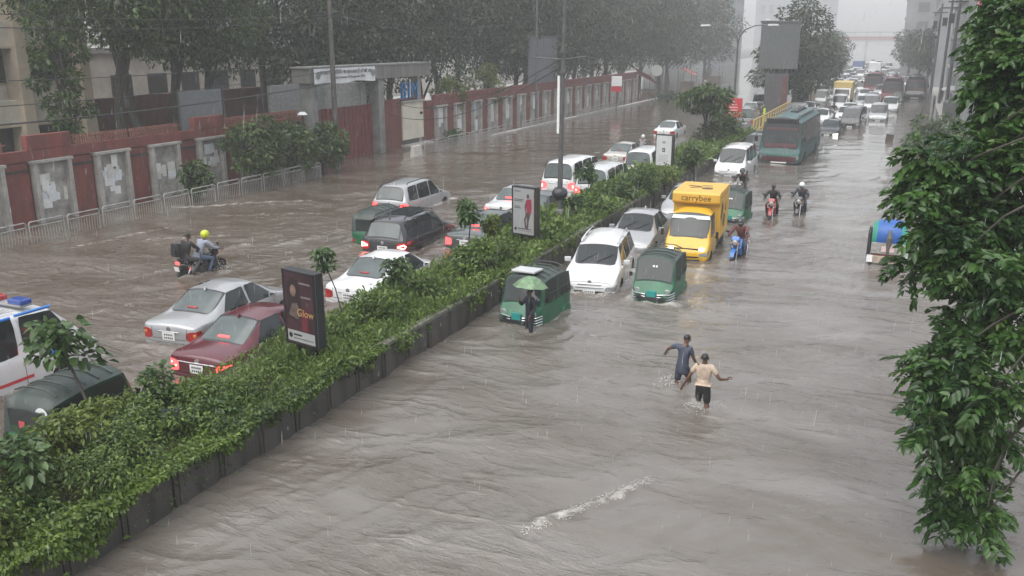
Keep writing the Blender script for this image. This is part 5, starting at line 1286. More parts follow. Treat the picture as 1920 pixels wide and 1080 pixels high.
# motorcycles and riders of the right carriageway
def rider_pair(x, y, rz, blabel, plabel, pnt, shirt, trouser, helmet, lit=False, lean=.12, sc=1.0):
    b = put('motorcycle', x, y, rz, blabel, pnt, 'motorcycles', front_lit=lit, wk=.8)
    q = person(plabel, (x, y, ROAD_Z), rz, ride_pose(lean), shirt, trouser, long_sleeve=True, helmet=helmet, group='motorcycle riders')
    return b, q
HB, HW, HY = M('helmet_black',(.02,.02,.022),.2,coat=.5), M('helmet_white',(.55,.56,.57),.25,coat=.4), M('helmet_yellow',(.50,.55,.02),.3,coat=.4,var=.4,scale=14)
rider_pair(*(at(1378,489)+Vector((0,.75,0)))[:2], TO+R(-6), 'blue motorcycle wading beside the yellow truck', 'rider in a maroon shirt and black helmet on the blue motorcycle', paint('blue',(.02,.13,.42)), cloth('maroon',(.12,.03,.03)), cloth('denim',(.05,.07,.12)), HB)
b_, _ = rider_pair(*(at(1442,409)+Vector((0,.75,0)))[:2], TO+R(2), 'red and black motorcycle, left of the two abreast', 'rider in a black hooded raincoat on the red motorcycle', paint('red',(.30,.02,.02)), cloth('black',(.012,.012,.014)), cloth('black',(.012,.012,.014)), None, lean=.16)
rider_pair(*(at(1496,405)+Vector((0,.75,0)))[:2], TO+R(-3), 'black motorcycle, right of the two abreast', 'rider in dark navy with a white helmet on the black motorcycle', P_BLACK, cloth('navy',(.022,.026,.045)), cloth('navy',(.022,.026,.045)), HW)
rider_pair(*(at(1384,372)+Vector((0,.75,0)))[:2], TO, 'motorcycle hidden behind the third auto rickshaw', 'rider in black seen above the auto rickshaw roof behind the truck', P_BLACK, cloth('black',(.012,.012,.014)), cloth('black',(.012,.012,.014)), HB)
# motorcycle with two people, left carriageway
mx_, my_ = -19.45, 20.3
put('motorcycle', mx_, my_, R(-8), 'black motorcycle carrying two people through the left carriageway', P_BLACK, 'motorcycles', wk=1.6)
person('front rider in pale blue with a yellow patterned helmet', (mx_+.02, my_+.10, ROAD_Z), R(-8), ride_pose(.14), cloth('paleblue',(.25,.28,.34)), cloth('jeans',(.06,.09,.15)), long_sleeve=True, helmet=HY, group='motorcycle riders')
pp = ride_pose(.05, hand=(.16,.16,1.0), feet=(.22,-.10,.36)); person('pillion passenger in black with bare head on the left motorcycle', (mx_-.05, my_-.36, ROAD_Z+.05), R(-8), pp, cloth('black',(.012,.012,.014)), cloth('greytrouser',(.05,.05,.055)), long_sleeve=True, group='motorcycle riders')
bp_ = thing('backpack', 'black backpack on the pillion passenger', 'backpack', (mx_-.14, my_-.82, ROAD_Z+1.20), R(-8)); MB().box((0,0,0),(.30,.18,.42)).build('bag', cloth('black',(.012,.012,.014)), bp_, bevel=.06, smooth=True); MB().box((0,-.10,-.06),(.22,.06,.2)).build('pocket', cloth('black',(.012,.012,.014)), bp_, bevel=.02)
# rickshaw, its puller and his hat
rx, ry = at(1662,500).x, at(1662,500).y+.6; make_rickshaw((rx, ry, ROAD_Z), R(-2)); wake(rx, ry-.15, .6, .55, .9); wake(rx, ry+1.5, .3, .05, .5)
rp = ride_pose(.10, hand=(.28,.50,1.10), seat=.95, feet=(.14,.12,.36)); person('rickshaw puller in dark clothes bending over the handlebar', (rx, ry+.85, ROAD_Z), R(-2), rp, cloth('darkgrey',(.04,.04,.045)), cloth('lungi',(.10,.05,.04)), long_legs=True)
umbrella('rain_hat', 'wide dark rain hat over the rickshaw puller', (rx+.02, ry+.95, ROAD_Z+1.98), 0, .42, M('hat_grey',(.16,.16,.17),.5,var=.3), ph=.2, h=.16, cat='hat')
# ------------------------------------------------------------------ waders
b1p = at(1278, 722); b2p = at(1316, 764)
walk = dict(shL=(-.17,.02,1.36), elL=(-.38,.02,1.24), wrL=(-.50,.14,1.10), haL=(-.53,.18,1.06), elR=(.24,.06,1.10), wrR=(.26,.22,.92), haR=(.26,.28,.88),
            knR=(.10,.20,.52), anR=(.10,.02,.16), toeR=(.11,.16,.14), knL=(-.10,-.04,.48), anL=(-.10,-.26,.12), toeL=(-.11,-.12,.05), chest=(.02,.06,1.23), base=(.02,.07,1.38), neck=(.02,.08,1.44), head=(.03,.11,1.52), crown=(.03,.11,1.60))
person('wading boy in a soaked navy shirt, arm flung out to the side', (b1p.x, b1p.y, ROAD_Z-.06), R(-12), walk, cloth('wetnavy',(.045,.055,.085)), cloth('navyshort',(.030,.034,.055)), long_legs=False, sc=.90, hem=.20)
walk2 = dict(elR=(.34,-.06,1.14), wrR=(.46,.14,1.08), haR=(.50,.20,1.10), elL=(-.30,-.05,1.12), wrL=(-.42,-.02,.90), haL=(-.45,0,.84), knL=(-.10,.16,.50), anL=(-.10,-.02,.14), toeL=(-.11,.12,.12), knR=(.10,-.02,.48), anR=(.10,-.22,.10), toeR=(.11,-.08,.04))
w2 = person('wading boy with a cream top and black shorts, nearest the camera', (b2p.x, b2p.y, ROAD_Z-.06), R(2), walk2, cloth('cream',(.42,.33,.26),.25), cloth('blackshort',(.012,.012,.013)), long_legs=False, sc=.91, hem=-.06)
wake(b1p.x, b1p.y, .12, .14, 1.5); wake(b2p.x, b2p.y, .12, .14, 1.4)
up_ = at(992, 622)
person('figure in a long dark raincoat under the pale green umbrella', (up_.x, up_.y+.05, ROAD_Z), R(140), dict(elR=(.26,.14,1.12), wrR=(.16,.26,1.26), haR=(.14,.28,1.32), wrL=(-.20,.1,.9), haL=(-.2,.13,.84)), cloth('raincoat',(.016,.018,.032)), cloth('raincoat',(.016,.018,.032)), long_sleeve=True, sc=.86, hem=.30)
wake(up_.x, up_.y, .1, .12, 1.0)
umbrella('umbrella', 'pale green patterned umbrella beside the nearest auto rickshaw', (up_.x+.08, up_.y-.12, ROAD_Z+1.52), .3, .44, M('umbrella_green',(.12,.20,.11),.4,var=.5,scale=9), tilt=(R(-6),R(4)), h=.26)
hv = at(1432, 226); person('traffic man in a bright yellow-green rain suit by the yellow rail', (hv.x, hv.y, ROAD_Z), R(100), dict(elR=(.32,.05,1.42), wrR=(.36,.12,1.66), haR=(.36,.14,1.73)), M('hivis',(.48,.66,.02),.5,var=.1), M('hivis',(.48,.66,.02),.5,var=.1), long_sleeve=True, helmet=HB)
# ------------------------------------------------------------------ the jam beyond, nose to the camera
GQ = 'traffic jam in the far right carriageway'
put('sedan', *(at(1553,254)+Vector((0,2.25,0)))[:2], TO+R(-3), 'black sedan with headlights on, right of the bus', P_BLACK, GQ, front_lit=True, wk=.6)
put('van', *(at(1596,239)+Vector((0,2.5,0)))[:2], TO+R(-4), 'black van behind the black sedan', P_DARK, GQ, wk=.6)
put('mpv', *(at(1645,227)+Vector((0,2.4,0)))[:2], TO, 'silver people carrier right of the black van', P_SILVER, GQ, front_lit=False, wk=.6)
rb = []
rbus, rbv = make_bus('bus', 9.5, 1.2, 3.0)
RED_B = M('paint_bus_red', (.15,.032,.036), .4, var=.3, scale=2); dress_bus(rbus, rbv, 9.5, 3.0, MARB, RED_B, RED_B); recolor(rbus, [BODY], RED_B)
for i, (px, py, lb) in enumerate([(1671,191,'red-roofed bus on the right of the jam'),(1635,177,'dull red bus left of the red-roofed bus'),(1714,186,'dark truck-like bus at the right edge of the jam')]):
    o = rbus if i == 0 else copy_tree(rbus); q = at(px, py); o.location = (q.x, q.y+4.8, ROAD_Z); o.rotation_euler = (0,0,TO); o.name = 'bus'; tag(o, lb, 'bus', GQ)
    if i == 2: recolor(o, [RED_B], P_DARK)
put('auto_rickshaw', *(at(1681,194)+Vector((0,1.0,0)))[:2], TO, 'auto rickshaw in front of the red-roofed bus', None, 'auto rickshaws', wk=0)
Q = [(1536,229,'sedan','white','white taxi-like sedan behind the bus roof'),(1571,205,'mpv','white','white people carrier behind the black van'),(1617,199,'sedan','silver','silver sedan right of the white people carrier in the jam'),
     (1634,191,'sedan','greywhite','pale sedan in front of the dull red bus'),(1534,196,'van','white','white van beside the cream box truck'),(1614,173,'van','greywhite','pale van behind the yellow box truck'),
     (1530,163,'sedan','white','white sedan at the left edge of the jam'),(1553,155,'van','white','white van at the left edge of the jam'),(1577,156,'mpv','white','white people carrier two rows behind the yellow box truck'),
     (1600,160,'sedan','silver','silver sedan left of the dull red bus'),(1597,147,'sedan','white','white sedan farther up the jam'),(1612,140,'mpv','white','white people carrier farther up the jam'),
     (1560,172,'sedan','greywhite','pale sedan between the white vans'),(1545,178,'sedan','silver','silver sedan behind the cream box truck'),(1590,170,'sedan','white','white sedan right behind the yellow box'),
     (1652,163,'sedan','white','white sedan between the two red buses'),(1668,158,'mpv','greywhite','pale people carrier behind the red-roofed bus'),(1655,146,'van','white','white van beyond the red buses'),
     (1640,138,'sedan','white','white sedan near the far end of the jam'),(1625,130,'van','white','white van near the far end of the jam'),(1662,134,'sedan','greywhite','pale sedan near the far end of the jam'),(1690,163,'van','silver','grey van right of the red-roofed bus'),
     (1585,136,'van','charcoal','dark blue van at the far left of the jam'),(1703,150,'sedan','silver','faint car at the far right of the jam'),(1648,124,'van','white','faint white van at the end of the jam'),(1678,143,'van','greywhite','faint pale van at the end of the jam'),(1636,118,'sedan','white','faint white car at the vanishing end of the jam')]
PN = dict(white=P_WHITE, silver=P_SILVER, greywhite=P_GREYW, charcoal=P_DARK)
for (px, py, kd, pn, lb) in Q:
    q = at(px, py); put(kd, q.x, q.y+2.3, TO+R(random.uniform(-3,3)), lb, PN[pn], GQ, wk=.4 if q.y < 90 else 0)
def box_truck(px, py, label, boxm, cabm, h=2.9):
    q = at(px, py); t = thing('box_truck', label, 'truck', (q.x, q.y+3, ROAD_Z), TO, GQ)
    MB().prism([(1.7,.5),(3.0,.5),(3.05,1.1),(2.75,1.25),(2.45,2.05),(1.7,2.1)], 'X', -.9, .9).build('cab', cabm, t, bevel=.06, smooth=True)
    MB().add([(-.78,2.80,1.28),(.78,2.80,1.28),(.74,2.53,1.95),(-.74,2.53,1.95)], [(0,1,2,3)]).build('windshield', glass, t)
    for s in (-1,1): MB().b2(s*.9-.01,s*.9+.01,1.85,2.5,1.25,1.9).build('side_window', glass, t); MB().ell((s*.65,3.04,.8),(.12,.05,.1),8,6).build('head_light', lamp_head, t)
    MB().b2(-1.0,1.0,-3,1.6,.8,h).build('cargo_box', boxm, t, bevel=.03); MB().b2(-.7,.7,-2.9,2.8,.5,.78).build('chassis', dark_metal, t)
    for s in (-1,1):
        for yy in (2.3,-1.9): MB().lathe([(.38,-.12),(.38,.12)], (s*.82,yy,.38), 'X', 16).build('wheel', rubber, t)
box_truck(1499,202,'cream canvas box truck behind the teal bus', M('cream_canvas',(.48,.40,.33),.6), P_DARK)
box_truck(1576,196,'yellow box truck in the middle of the jam', M('yellow_box',(.55,.42,.16),.5), P_WHITE, 2.7)
box_truck(1637,152,'tall white box truck behind the red buses', M('white_box',(.6,.61,.62),.5), P_WHITE, 3.4)
box_truck(1606,143,'blue and white box truck up the jam', M('blue_box',(.12,.16,.30),.5), P_WHITE, 3.2)
# the rest of the jam: cars too far off to tell apart, bending left with the road
taken = [(o.location.x, o.location.y) for o in COL.objects if o.parent is None and o.get('category') in ('car','van','bus','truck','auto rickshaw') and o.location.y > 60]; taken += [(a_, b_+d_) for a_, b_ in list(taken) for d_ in (-2.5,2.5) if b_ > 300]
rj = random.Random(11)
for y in np.arange(83, 262, 5.6):
    for k in range(5):
        x = -8.9+1.88*k+rj.uniform(-.2,.2)-max(0, y-120)*.03; yy = y+rj.uniform(-.7,.7)
        if any(abs(x-a) < 1.75 and abs(yy-b) < 5.0 for a, b in taken) or (y < 88 and k >= 3) or (y < 99 and k == 4): continue
        taken.append((x, yy)); kd = rj.choice(['sedan','sedan','mpv','van','sedan','suv']); pn = rj.choice(['white','white','greywhite','silver','white','charcoal'])
        put(kd, x, yy, TO+R(rj.uniform(-3,3)), 'hazy %s %s packed deep in the far traffic jam' % (dict(white='white',greywhite='off-white',silver='silver-grey',charcoal='dark')[pn], dict(sedan='sedan',mpv='people carrier',van='van',suv='high-roofed car')[kd]), PN[pn], 'hazy vehicles deep in the jam', wk=0, front_lit=rj.random() < .05)
q = at(1561,219); put('motorcycle', q.x, q.y+.5, TO, 'motorcycle threading the jam behind the black sedan', P_BLACK, 'motorcycles', wk=0); person('rider in dark rain gear inside the jam', (q.x, q.y+.5, ROAD_Z), TO, ride_pose(.1), cloth('black',(.012,.012,.014)), cloth('black',(.012,.012,.014)), long_sleeve=True, helmet=HB, group='motorcycle riders')
# left carriageway far away
for (px, py, lb) in [(1340,242,'dark auto rickshaw behind the small median tree'),(1357,212,'auto rickshaw left of the red lamp-post sign'),(1357,176,'auto rickshaw alone up the left carriageway')]:
    q = at(px, py); put('auto_rickshaw', q.x, q.y+1.2, AW, lb, None, 'auto rickshaws', wk=.4)
q = at(1402,214); put('sedan', q.x, q.y+2.3, AW, 'white car behind the red lamp-post sign', P_WHITE, GL, lit=True, wk=.4)
q = at(1424,204); put('van', q.x, q.y+2.3, AW, 'dark van left of the traffic man', P_DARK, GL, lit=True, wk=.4)
q = at(1402,238); put('van', q.x-.3, q.y+2.3, AW, 'grey van under the red lamp-post sign', paint('grey',(.16,.17,.18)), GL, wk=.4)
q = at(1420,146); put('sedan', q.x, q.y+2.3, AW, 'dark car far off in the left carriageway', P_DARK, GL, wk=0)
q = at(1204,292); put('motorcycle', q.x, q.y, AW, 'motorcycle ahead of the silver-gold sedan', P_BLACK, 'motorcycles', wk=.5); person('motorcyclist in white helmet ahead of the silver-gold sedan', (q.x, q.y, ROAD_Z), AW, ride_pose(.1), cloth('grey2',(.18,.18,.19)), cloth('darkgrey',(.04,.04,.045)), long_sleeve=True, helmet=HW, group='motorcycle riders')
t = thing('floating_crate', 'dark crate standing alone in the open flood', 'crate', (*at(1667,264)[:2], -.1), .3); MB().box((0,0,.2),(.42,.42,.75),rot=(.05,.08,0)).build('box', M('crate_dark',(.07,.05,.05),.6,var=.3), t, bevel=.02); MB().box((0,-.216,.25),(.3,.01,.4)).build('face', M('crate_face',(.10,.07,.06),.6), t); wake(*at(1667,264)[:2], .2,.2,.6)
for nm in list(PROTO):
    p = PROTO[nm][0]
    for ch in list(p.children_recursive): bpy.data.objects.remove(ch)
    bpy.data.objects.remove(p)
# ------------------------------------------------------------------ lightboxes on the median
def lightbox(label, x, y, rz, kind, z0=1.0, w_=.92, h=1.55, d=.24):
    t = thing('lightbox', label, 'lightbox', (x, y, 0), rz, 'advertising lightboxes on the median')
    fm = M('box_black',(.014,.015,.017),.4,var=.2)
    MB().b2(-w_/2,w_/2,-d/2,d/2,z0,z0+h).build('case', fm, t, bevel=.012)
    for a in ((-w_/2,-w_/2+.045,z0,z0+h),(w_/2-.045,w_/2,z0,z0+h),(-w_/2,w_/2,z0,z0+.045),(-w_/2,w_/2,z0+h-.045,z0+h)): MB().b2(a[0],a[1],-d/2-.016,-d/2-.001,a[2]+.001,a[3]-.001).build('frame', fm if kind != 2 else M('frame_dark',(.03,.03,.032),.4), t)
    MB().b2(w_/2-.004,w_/2+.004,-d/2+.02,-d/2+.035,z0,z0+h).build('corner_trim', galv, t)
    for s in (-1,1): MB().b2(s*.22-.05,s*.22+.05,-.05,.05,.40,z0).build('leg', fm, t)
    F = -d/2-.004; W2, L = w_/2-.045, []
    def card(n, x0, x1, z0_, z1_, m, k=0): MB().b2(x0,x1,F-.003-.0025*k,F-.0025*k,z0_,z1_).build(n, m, t)
    def blob(n, c, r, m, k): MB().lathe([(1,0),(1,.002)], (0,0,0), 'Y', 20).build(n, m, t); o = bpy.data.objects[-1] if False else None
    def disc(n, cx, cz, rx, rz_, m, k):
        mb = MB(); N_ = 20; mb.add([(cx+rx*math.cos(2*math.pi*i/N_), F-.004-.0025*k, cz+rz_*math.sin(2*math.pi*i/N_)) for i in range(N_)], [tuple(range(N_))]); return mb.build(n, m, t)
    def poly(n, pts, m, k): return MB().add([(a, F-.004-.0025*k, b) for a, b in pts], [tuple(range(len(pts)))]).build(n, m, t)
    if kind == 0:
        card('poster', -W2, W2, z0+.045, z0+h-.045, M('poster_plum',(.045,.020,.026),.35,var=.5,scale=3))
        card('caption_strip', -W2+.02, W2-.01, z0+.07, z0+.30, M('strip_grey',(.30,.31,.31),.4,var=.1), 1)
        disc('round_mark', -W2+.11, z0+.19, .055, .055, ink, 2); card('caption_line', -.22, .02, z0+.20, z0+.235, ink, 2); card('caption_line', -.22, .36, z0+.135, z0+.155, M('ink_soft',(.10,.10,.11),.5), 2)
        poly('portrait_hair', [(-.34,1.55),(-.36,2.2),(-.22,2.42),(-.02,2.38),(.06,2.1),(.05,1.6),(-.1,1.5)], M('portrait_dark',(.022,.012,.012),.5), 1)
        disc('portrait_face', -.16, z0+1.14, .085, .125, M('portrait_skin',(.17,.105,.085),.5,var=.4,scale=9), 2)
        poly('portrait_shoulder', [(-.32,1.62),(-.22,1.86),(-.05,1.90),(.02,1.66),(-.05,1.55)], M('portrait_robe',(.10,.075,.065),.5,var=.4,scale=6), 2)
        poly('portrait_drape', [(.02,1.34),(.08,1.75),(.20,1.80),(.24,1.33)], M('portrait_red',(.12,.018,.028),.5), 1)
        lettering('Glow', .22, M('gold_ink',(.38,.22,.09),.4), t, (.17,F-.012,z0+.70), (math.pi/2,0,0), depth=.004)
        for zz in (1.30, 1.02): card('small_line', .02, .34, z0+zz, z0+zz+.035, M('ink_grey',(.16,.14,.14),.5), 1)
    elif kind == 1:
        card('poster', -W2, W2, z0+.045, z0+h-.045, M('poster_silver',(.27,.275,.285),.35,var=.08,scale=2))
        sk = M('poster_skin',(.07,.045,.04),.5)
        poly('figure_torso', [(.10,1.92),(.13,2.16),(.30,2.18),(.32,1.90),(.28,1.72),(.14,1.74)], M('poster_crimson',(.24,.02,.05),.5), 2)
        disc('figure_head', .17, z0+1.26, .05, .07, sk, 2); poly('figure_leg', [(.14,1.74),(.28,1.74),(.20,1.46),(.18,1.22),(.12,1.22),(.13,1.48)], sk, 1); poly('figure_leg', [(.10,1.74),(.2,1.74),(.08,1.5),(.13,1.24),(.06,1.24),(.02,1.5)], sk, 1); poly('figure_arm', [(.10,2.14),(.04,1.9),(.08,1.7),(.11,1.72),(.09,1.9),(.14,2.1)], sk, 1)
        for i, (zz, a, b) in enumerate(((1.38,-.36,-.12),(1.12,-.36,0),(1.07,-.36,-.05),(.90,-.34,-.14),(.85,-.36,-.1))): card('text_line', a, b, z0+zz, z0+zz+.03, M('ink_slate',(.09,.095,.10),.5), 1)
        disc('round_mark', -.31, z0+.19, .05, .05, ink, 1); card('caption_line', -.22, .30, z0+.20, z0+.225, ink, 1); card('caption_line', -.22, .34, z0+.14, z0+.155, M('ink_soft',(.10,.10,.11),.5), 1)
        card('gold_edge', W2-.02, W2+.012, z0+.04, z0+h-.04, M('gold_edge',(.28,.17,.05),.4), 2)
    else:
        card('poster', -W2, W2, z0+.045, z0+h-.045, M('poster_white',(.50,.51,.52),.35,var=.06,scale=2))
        card('emblem_block', -.08, .08, z0+.72, z0+.90, ink, 1); card('emblem_cut', -.03, .03, z0+.77, z0+.85, M('poster_white',(.5,.51,.52)), 2)
        disc('round_mark', 0, z0+1.18, .10, .07, M('ink_pale',(.28,.28,.29),.5), 1)
        for i in range(5): card('text_line', -.28+.02*(i % 2), .28-.03*(i % 3), z0+.26+.07*i, z0+.275+.07*i, M('ink_grey2',(.22,.22,.23),.5), 1)
    return t
def boxpos(pbl, pbr): a, b = at(*pbl, 1.0), at(*pbr, 1.0); return (a+b)/2
for i, (pl, pr, lb) in enumerate((((540,641),(598,657),'black lightbox with a dark plum portrait poster, nearest on the median'),((964,437),(1003,446),'lightbox with a grey poster and a crimson figure, second on the median'),((1226,310),(1263,315),'lightbox with a plain white notice poster, third on the median'))):
    q = boxpos(pl, pr); lightbox(lb, q.x, q.y+.12, R((-12,-14,-14)[i]), i)

# ------------------------------------------------------------------ signs, rails and boards farther off
rs = thing('red_sign', 'red square notice board fixed to the twin-armed lamp post', 'sign', (-11.2, 64.1, 1.75), R(8))
MB().box((0,-.1,.62),(1.25,.06,1.3)).build('panel', M('notice_red',(.46,.03,.035),.45,var=.1), rs, bevel=.01)
for i, w_ in enumerate((.22,.5,.7,.75,.95)): MB().box((0,-.136,1.02-.19*i),(w_,.006,.085)).build('text_bar', M('notice_pink',(.62,.35,.34),.5), rs)
yr = thing('yellow_rail', 'yellow slatted steel barrier at the gap in the median', 'barrier', (-10.0, 0, 0)); ym = M('yellow_faded',(.48,.36,.12),.5,var=.2)
MB().tube([(0,66,1.35),(0,87,1.45)], .06, 6).build('top_rail', ym, yr); MB().tube([(0,66,.5),(0,87,.6)], .05, 6).build('mid_rail', ym, yr)
for i in range(15): MB().b2(-.05,.05,66+i*1.45,66.14+i*1.45,ROAD_Z,1.4).build('slat', ym, yr)
bg_ = thing('big_billboard', 'big blank dark billboard on a boxed base in the median', 'billboard', (-11.4, 87.5, 0), R(6)); MB().b2(-1.75,1.75,-.25,.25,4.35,8.5).build('panel', M('board_dark',(.08,.09,.09),.55,var=.12), bg_, bevel=.04)
MB().b2(-1.85,1.85,-.32,.32,8.5,8.66).build('top_rail', galv, bg_); MB().box((-1.2,-.35,8.75),(.35,.3,.15)).build('flood_lamp', white_pl, bg_)
MB().b2(-1.05,1.05,-.55,.55,ROAD_Z,3.9).build('base_box', M('base_dark',(.06,.055,.06),.6,var=.3), bg_, bevel=.03); MB().b2(.55,.95,-.58,-.56,.2,3.7).build('red_panel', M('panel_rust',(.10,.03,.03),.6), bg_)
for x in (-.8,-.3,.3,.8): MB().tube([(x,0,3.9),(x,0,4.4)], .06, 6).build('strut', galv, bg_)
ss_ = thing('roadside_sign', 'white and red sign on a thin post at the far railing', 'sign', (*at(1155,206)[:2], 0)); MB().tube([(0,0,-.3),(0,0,3.4)], .05, 6).build('post', galv, ss_); MB().box((0,-.05,2.9),(1.1,.05,1.0)).build('white_panel', white_pl, ss_, bevel=.01); MB().box((0,-.05,2.1),(1.1,.05,.5)).build('red_panel', M('notice_red',(.46,.03,.035)), ss_)
ss_ = thing('round_sign', 'pale round-topped sign beside the red tarpaulin', 'sign', (*at(1230,175)[:2], 0)); MB().tube([(0,0,-.3),(0,0,2.6)], .06, 6).build('post', galv, ss_); MB().lathe([(.75,0),(.75,.05)], (0,-.06,3.0), 'Y', 18).build('disc', M('sign_pale',(.45,.46,.45),.5), ss_)
def stall(px, py, label, m, tilt, w_=3.4, rz=0.0):
    q = at(px, py); t = thing('tarpaulin_stall', label, 'stall', (q.x, q.y, 0), rz)
    vs = []; N_ = 6
    for i in range(N_+1):
        for j in range(5):
            u, v = i/N_-.5, j/4-.5; vs.append((v*2.2, u*w_, 2.5+tilt*u*w_ - .14*math.sin(math.pi*(i/N_))*1 - 1.0*v + .05*math.sin(7*u+5*v)))
    MB().add(vs, [(i*5+j,i*5+j+1,(i+1)*5+j+1,(i+1)*5+j) for i in range(N_) for j in range(4)]).build('tarpaulin', m, t, smooth=True)
    for x in (-1,1):
        for y in (-1,1): MB().tube([(x,y*w_*.46,-.3),(x,y*w_*.46,2.5+tilt*y*w_*.46-.1)], .035, 5).build('pole', dark_metal, t)
    MB().b2(-.8,.8,-w_*.35,w_*.35,-.3,.9).build('counter', M('stall_wood',(.12,.09,.07),.7), t)
TARP = M('tarp_red',(.52,.07,.06),.5,var=.15,scale=2)
stall(1212,182,'tilted bright red tarpaulin stall on the far pavement', TARP, -.28, 5.2); stall(1288,164,'flat red tarpaulin stall beyond the tilted one', TARP, -.08, 4.0); stall(1340,152,'blue and white tarpaulin stall farthest along the pavement', M('tarp_blue',(.20,.28,.40),.5), -.1, 3.6)
for i, (px, py, cl_, lb) in enumerate([(1076,196,(.03,.03,.035),'dark figure sheltering by the far red wall'),(1310,168,(.20,.12,.11),'pedestrian by the flat red stall'),(1322,166,(.30,.26,.25),'pale pedestrian beside the stalls'),(1750,206,(.03,.03,.035),'dark pedestrian on the right pavement by the pole'),(1772,212,(.28,.28,.30),'pale pedestrian on the right pavement by the pole'),(1788,207,(.05,.05,.06),'dark pedestrian nearest the grey building'),(1764,190,(.04,.04,.05),'pedestrian farther along the right pavement')]):
    q = at(px, py); person(lb, (q.x, q.y, -.2), random.uniform(0,6), {}, cloth('ped%d' % i, cl_), cloth('ped%db' % i, tuple(c*.6 for c in cl_)), long_sleeve=True, group='pedestrians in the rain')
q = at(1780,205); umbrella('umbrella', 'large pale grey umbrella on the right pavement', (q.x, q.y, 2.0), 0, 1.1, M('umb_grey',(.30,.31,.32),.5), ph=1.9, h=.4)
t = thing('parked_cart', 'dark covered cart parked on the right pavement by the poles', 'cart', (3.9, 86, 0)); MB().b2(-1,1,-1.6,1.6,.2,1.9).build('cover', M('cart_cover',(.06,.06,.065),.6,var=.3,bump=.3), t, bevel=.25, smooth=True)
for s in (-1,1): MB().lathe([(.34,-.05),(.34,.05)], (s*.8,-.9,.1), 'X', 14).build('wheel', rubber, t)
pv = MB().b2(2.9,7,24,210,ROAD_Z,.02).build('pavement', conc); tag(pv, kind='structure')

# ------------------------------------------------------------------ vegetation
L_GRASS = leafmat('grass_blades', (.045,.085,.015), (.15,.23,.045), .3, .5, .7); L_COVER = leafmat('ground_cover_leaves', (.016,.036,.008), (.14,.22,.034), .25, .4, .9)
L_SAP = leafmat('sapling_leaves', (.028,.060,.018), (.085,.150,.045), .25, .30); L_DARK = leafmat('dark_tree_leaves', (.008,.020,.010), (.048,.080,.026), .2, .45, .35)
L_MID = leafmat('mid_tree_leaves', (.022,.050,.012), (.085,.140,.028), .3, .4, .5); L_RIGHT = leafmat('glossy_leaflets', (.014,.042,.013), (.078,.165,.036), .32, .25)
L_YEL = leafmat('yellow_green_leaves', (.055,.090,.015), (.16,.21,.035), .3)
# grass and creeping cover over the soil (nobody could count it)
def cover(name, label, n, y0, y1, size, mat, hfun, up, aspect, edge=0.0, seed=31):
    Y = y0+(y1-y0)*RNG.random(n)**1.7; X = MX0+.12+(MX1+edge-MX0-.12)*RNG.random(n)
    patch = pnoise(X*.9, Y*.55, seed); keep = RNG.random(n) < np.clip(.75+patch*.9, .25, 1)*(1 if seed == 31 else np.clip(patch*3.2,0,1))
    X, Y, patch = X[keep], Y[keep], patch[keep]; m = len(X)
    H_ = hfun(X, Y, patch); Z = MTOP-.05+RNG.random(m)**.6*H_
    X = np.where((X > MX1-.02) & (Y > 11.5+2*patch), MX1-.16-.3*RNG.random(m), X); over = X > MX1-.02; Z[over] = MTOP-.65*RNG.random(over.sum())**2+.05
    d = rdir(m, up); me = leaf_mesh(name, np.stack([X,Y,Z],1), d, RNG.uniform(.4,1.5,m)*(1+(RNG.random(m) < .06)*1.2)*size*np.clip(Y/14,.75,2.2), aspect, .35, False)
    tag(link(name, me, mat), label, 'plants', kind='stuff')
cover('grass', 'short wet grass covering the median bed', 110000, 10, MEND, .11, L_GRASS, lambda X,Y,p: .14+.16*np.clip(p+.4,0,1), 2.0, .2, .02)
cover('ground_cover', 'low leafy weeds spreading over the median', 100000, 3, MEND, .058, L_COVER, lambda X,Y,p: .10+.26*np.clip(p+.25,0,1)+.16*np.clip((11.5-Y)/3,0,1)*(1+p), .5, .55, .16)
cover('weeds', 'patches of yellow-green weeds among the median plants', 42000, 3.5, MEND, .06, L_YEL, lambda X,Y,p: .14+.30*np.clip(p+.1,0,1)+.22*np.clip((11.0-Y)/3,0,1), .9, .34, .0, 57)
# hanging creeper over the wall near the camera
n = 26000; Y = 3+12*RNG.random(n)**1.3; cur = pnoise(Y*.75, Y*0+.3, 33); dep = np.clip(.18+.85*cur,0.03,1.0)*np.clip((14-Y)/4,0.12,1)
Z = MTOP+.14-dep*RNG.random(n)**1.2-.0; X = MX1-.10+RNG.random(n)**.8*.26+.02; lie = RNG.random(n) < .42*np.clip((13-Y)/3,0,1); X = np.where(lie, MX1-.32+.34*RNG.random(n), X); Z = np.where(lie, MTOP+.09+.10*RNG.random(n), Z)
cy = RNG.uniform(4.5,27,26); cl_ = [(MX1-.10+.14*RNG.random(), y_, MTOP+.02-.12*RNG.random()) for y_ in cy]; cr_ = [(r_*.55, r_*1.25, r_*.8) for r_ in RNG.uniform(.18,.40,26)]
P, d = blob_points(cl_, cr_, 7000, .3); X, Y, Z = np.concatenate([X,P[:,0]]), np.concatenate([Y,P[:,1]]), np.concatenate([Z,P[:,2]]); n = len(X)
tag(link('creeper', leaf_mesh('creeper', np.stack([X,Y,Z],1), rdir(n)+np.array([[1.0,0,-.3]]), RNG.uniform(.5,1.7,n)*.055, .7, .3, False), L_COVER), 'small-leaved creeper hanging over the median wall near the camera', 'creeper', kind='stuff')
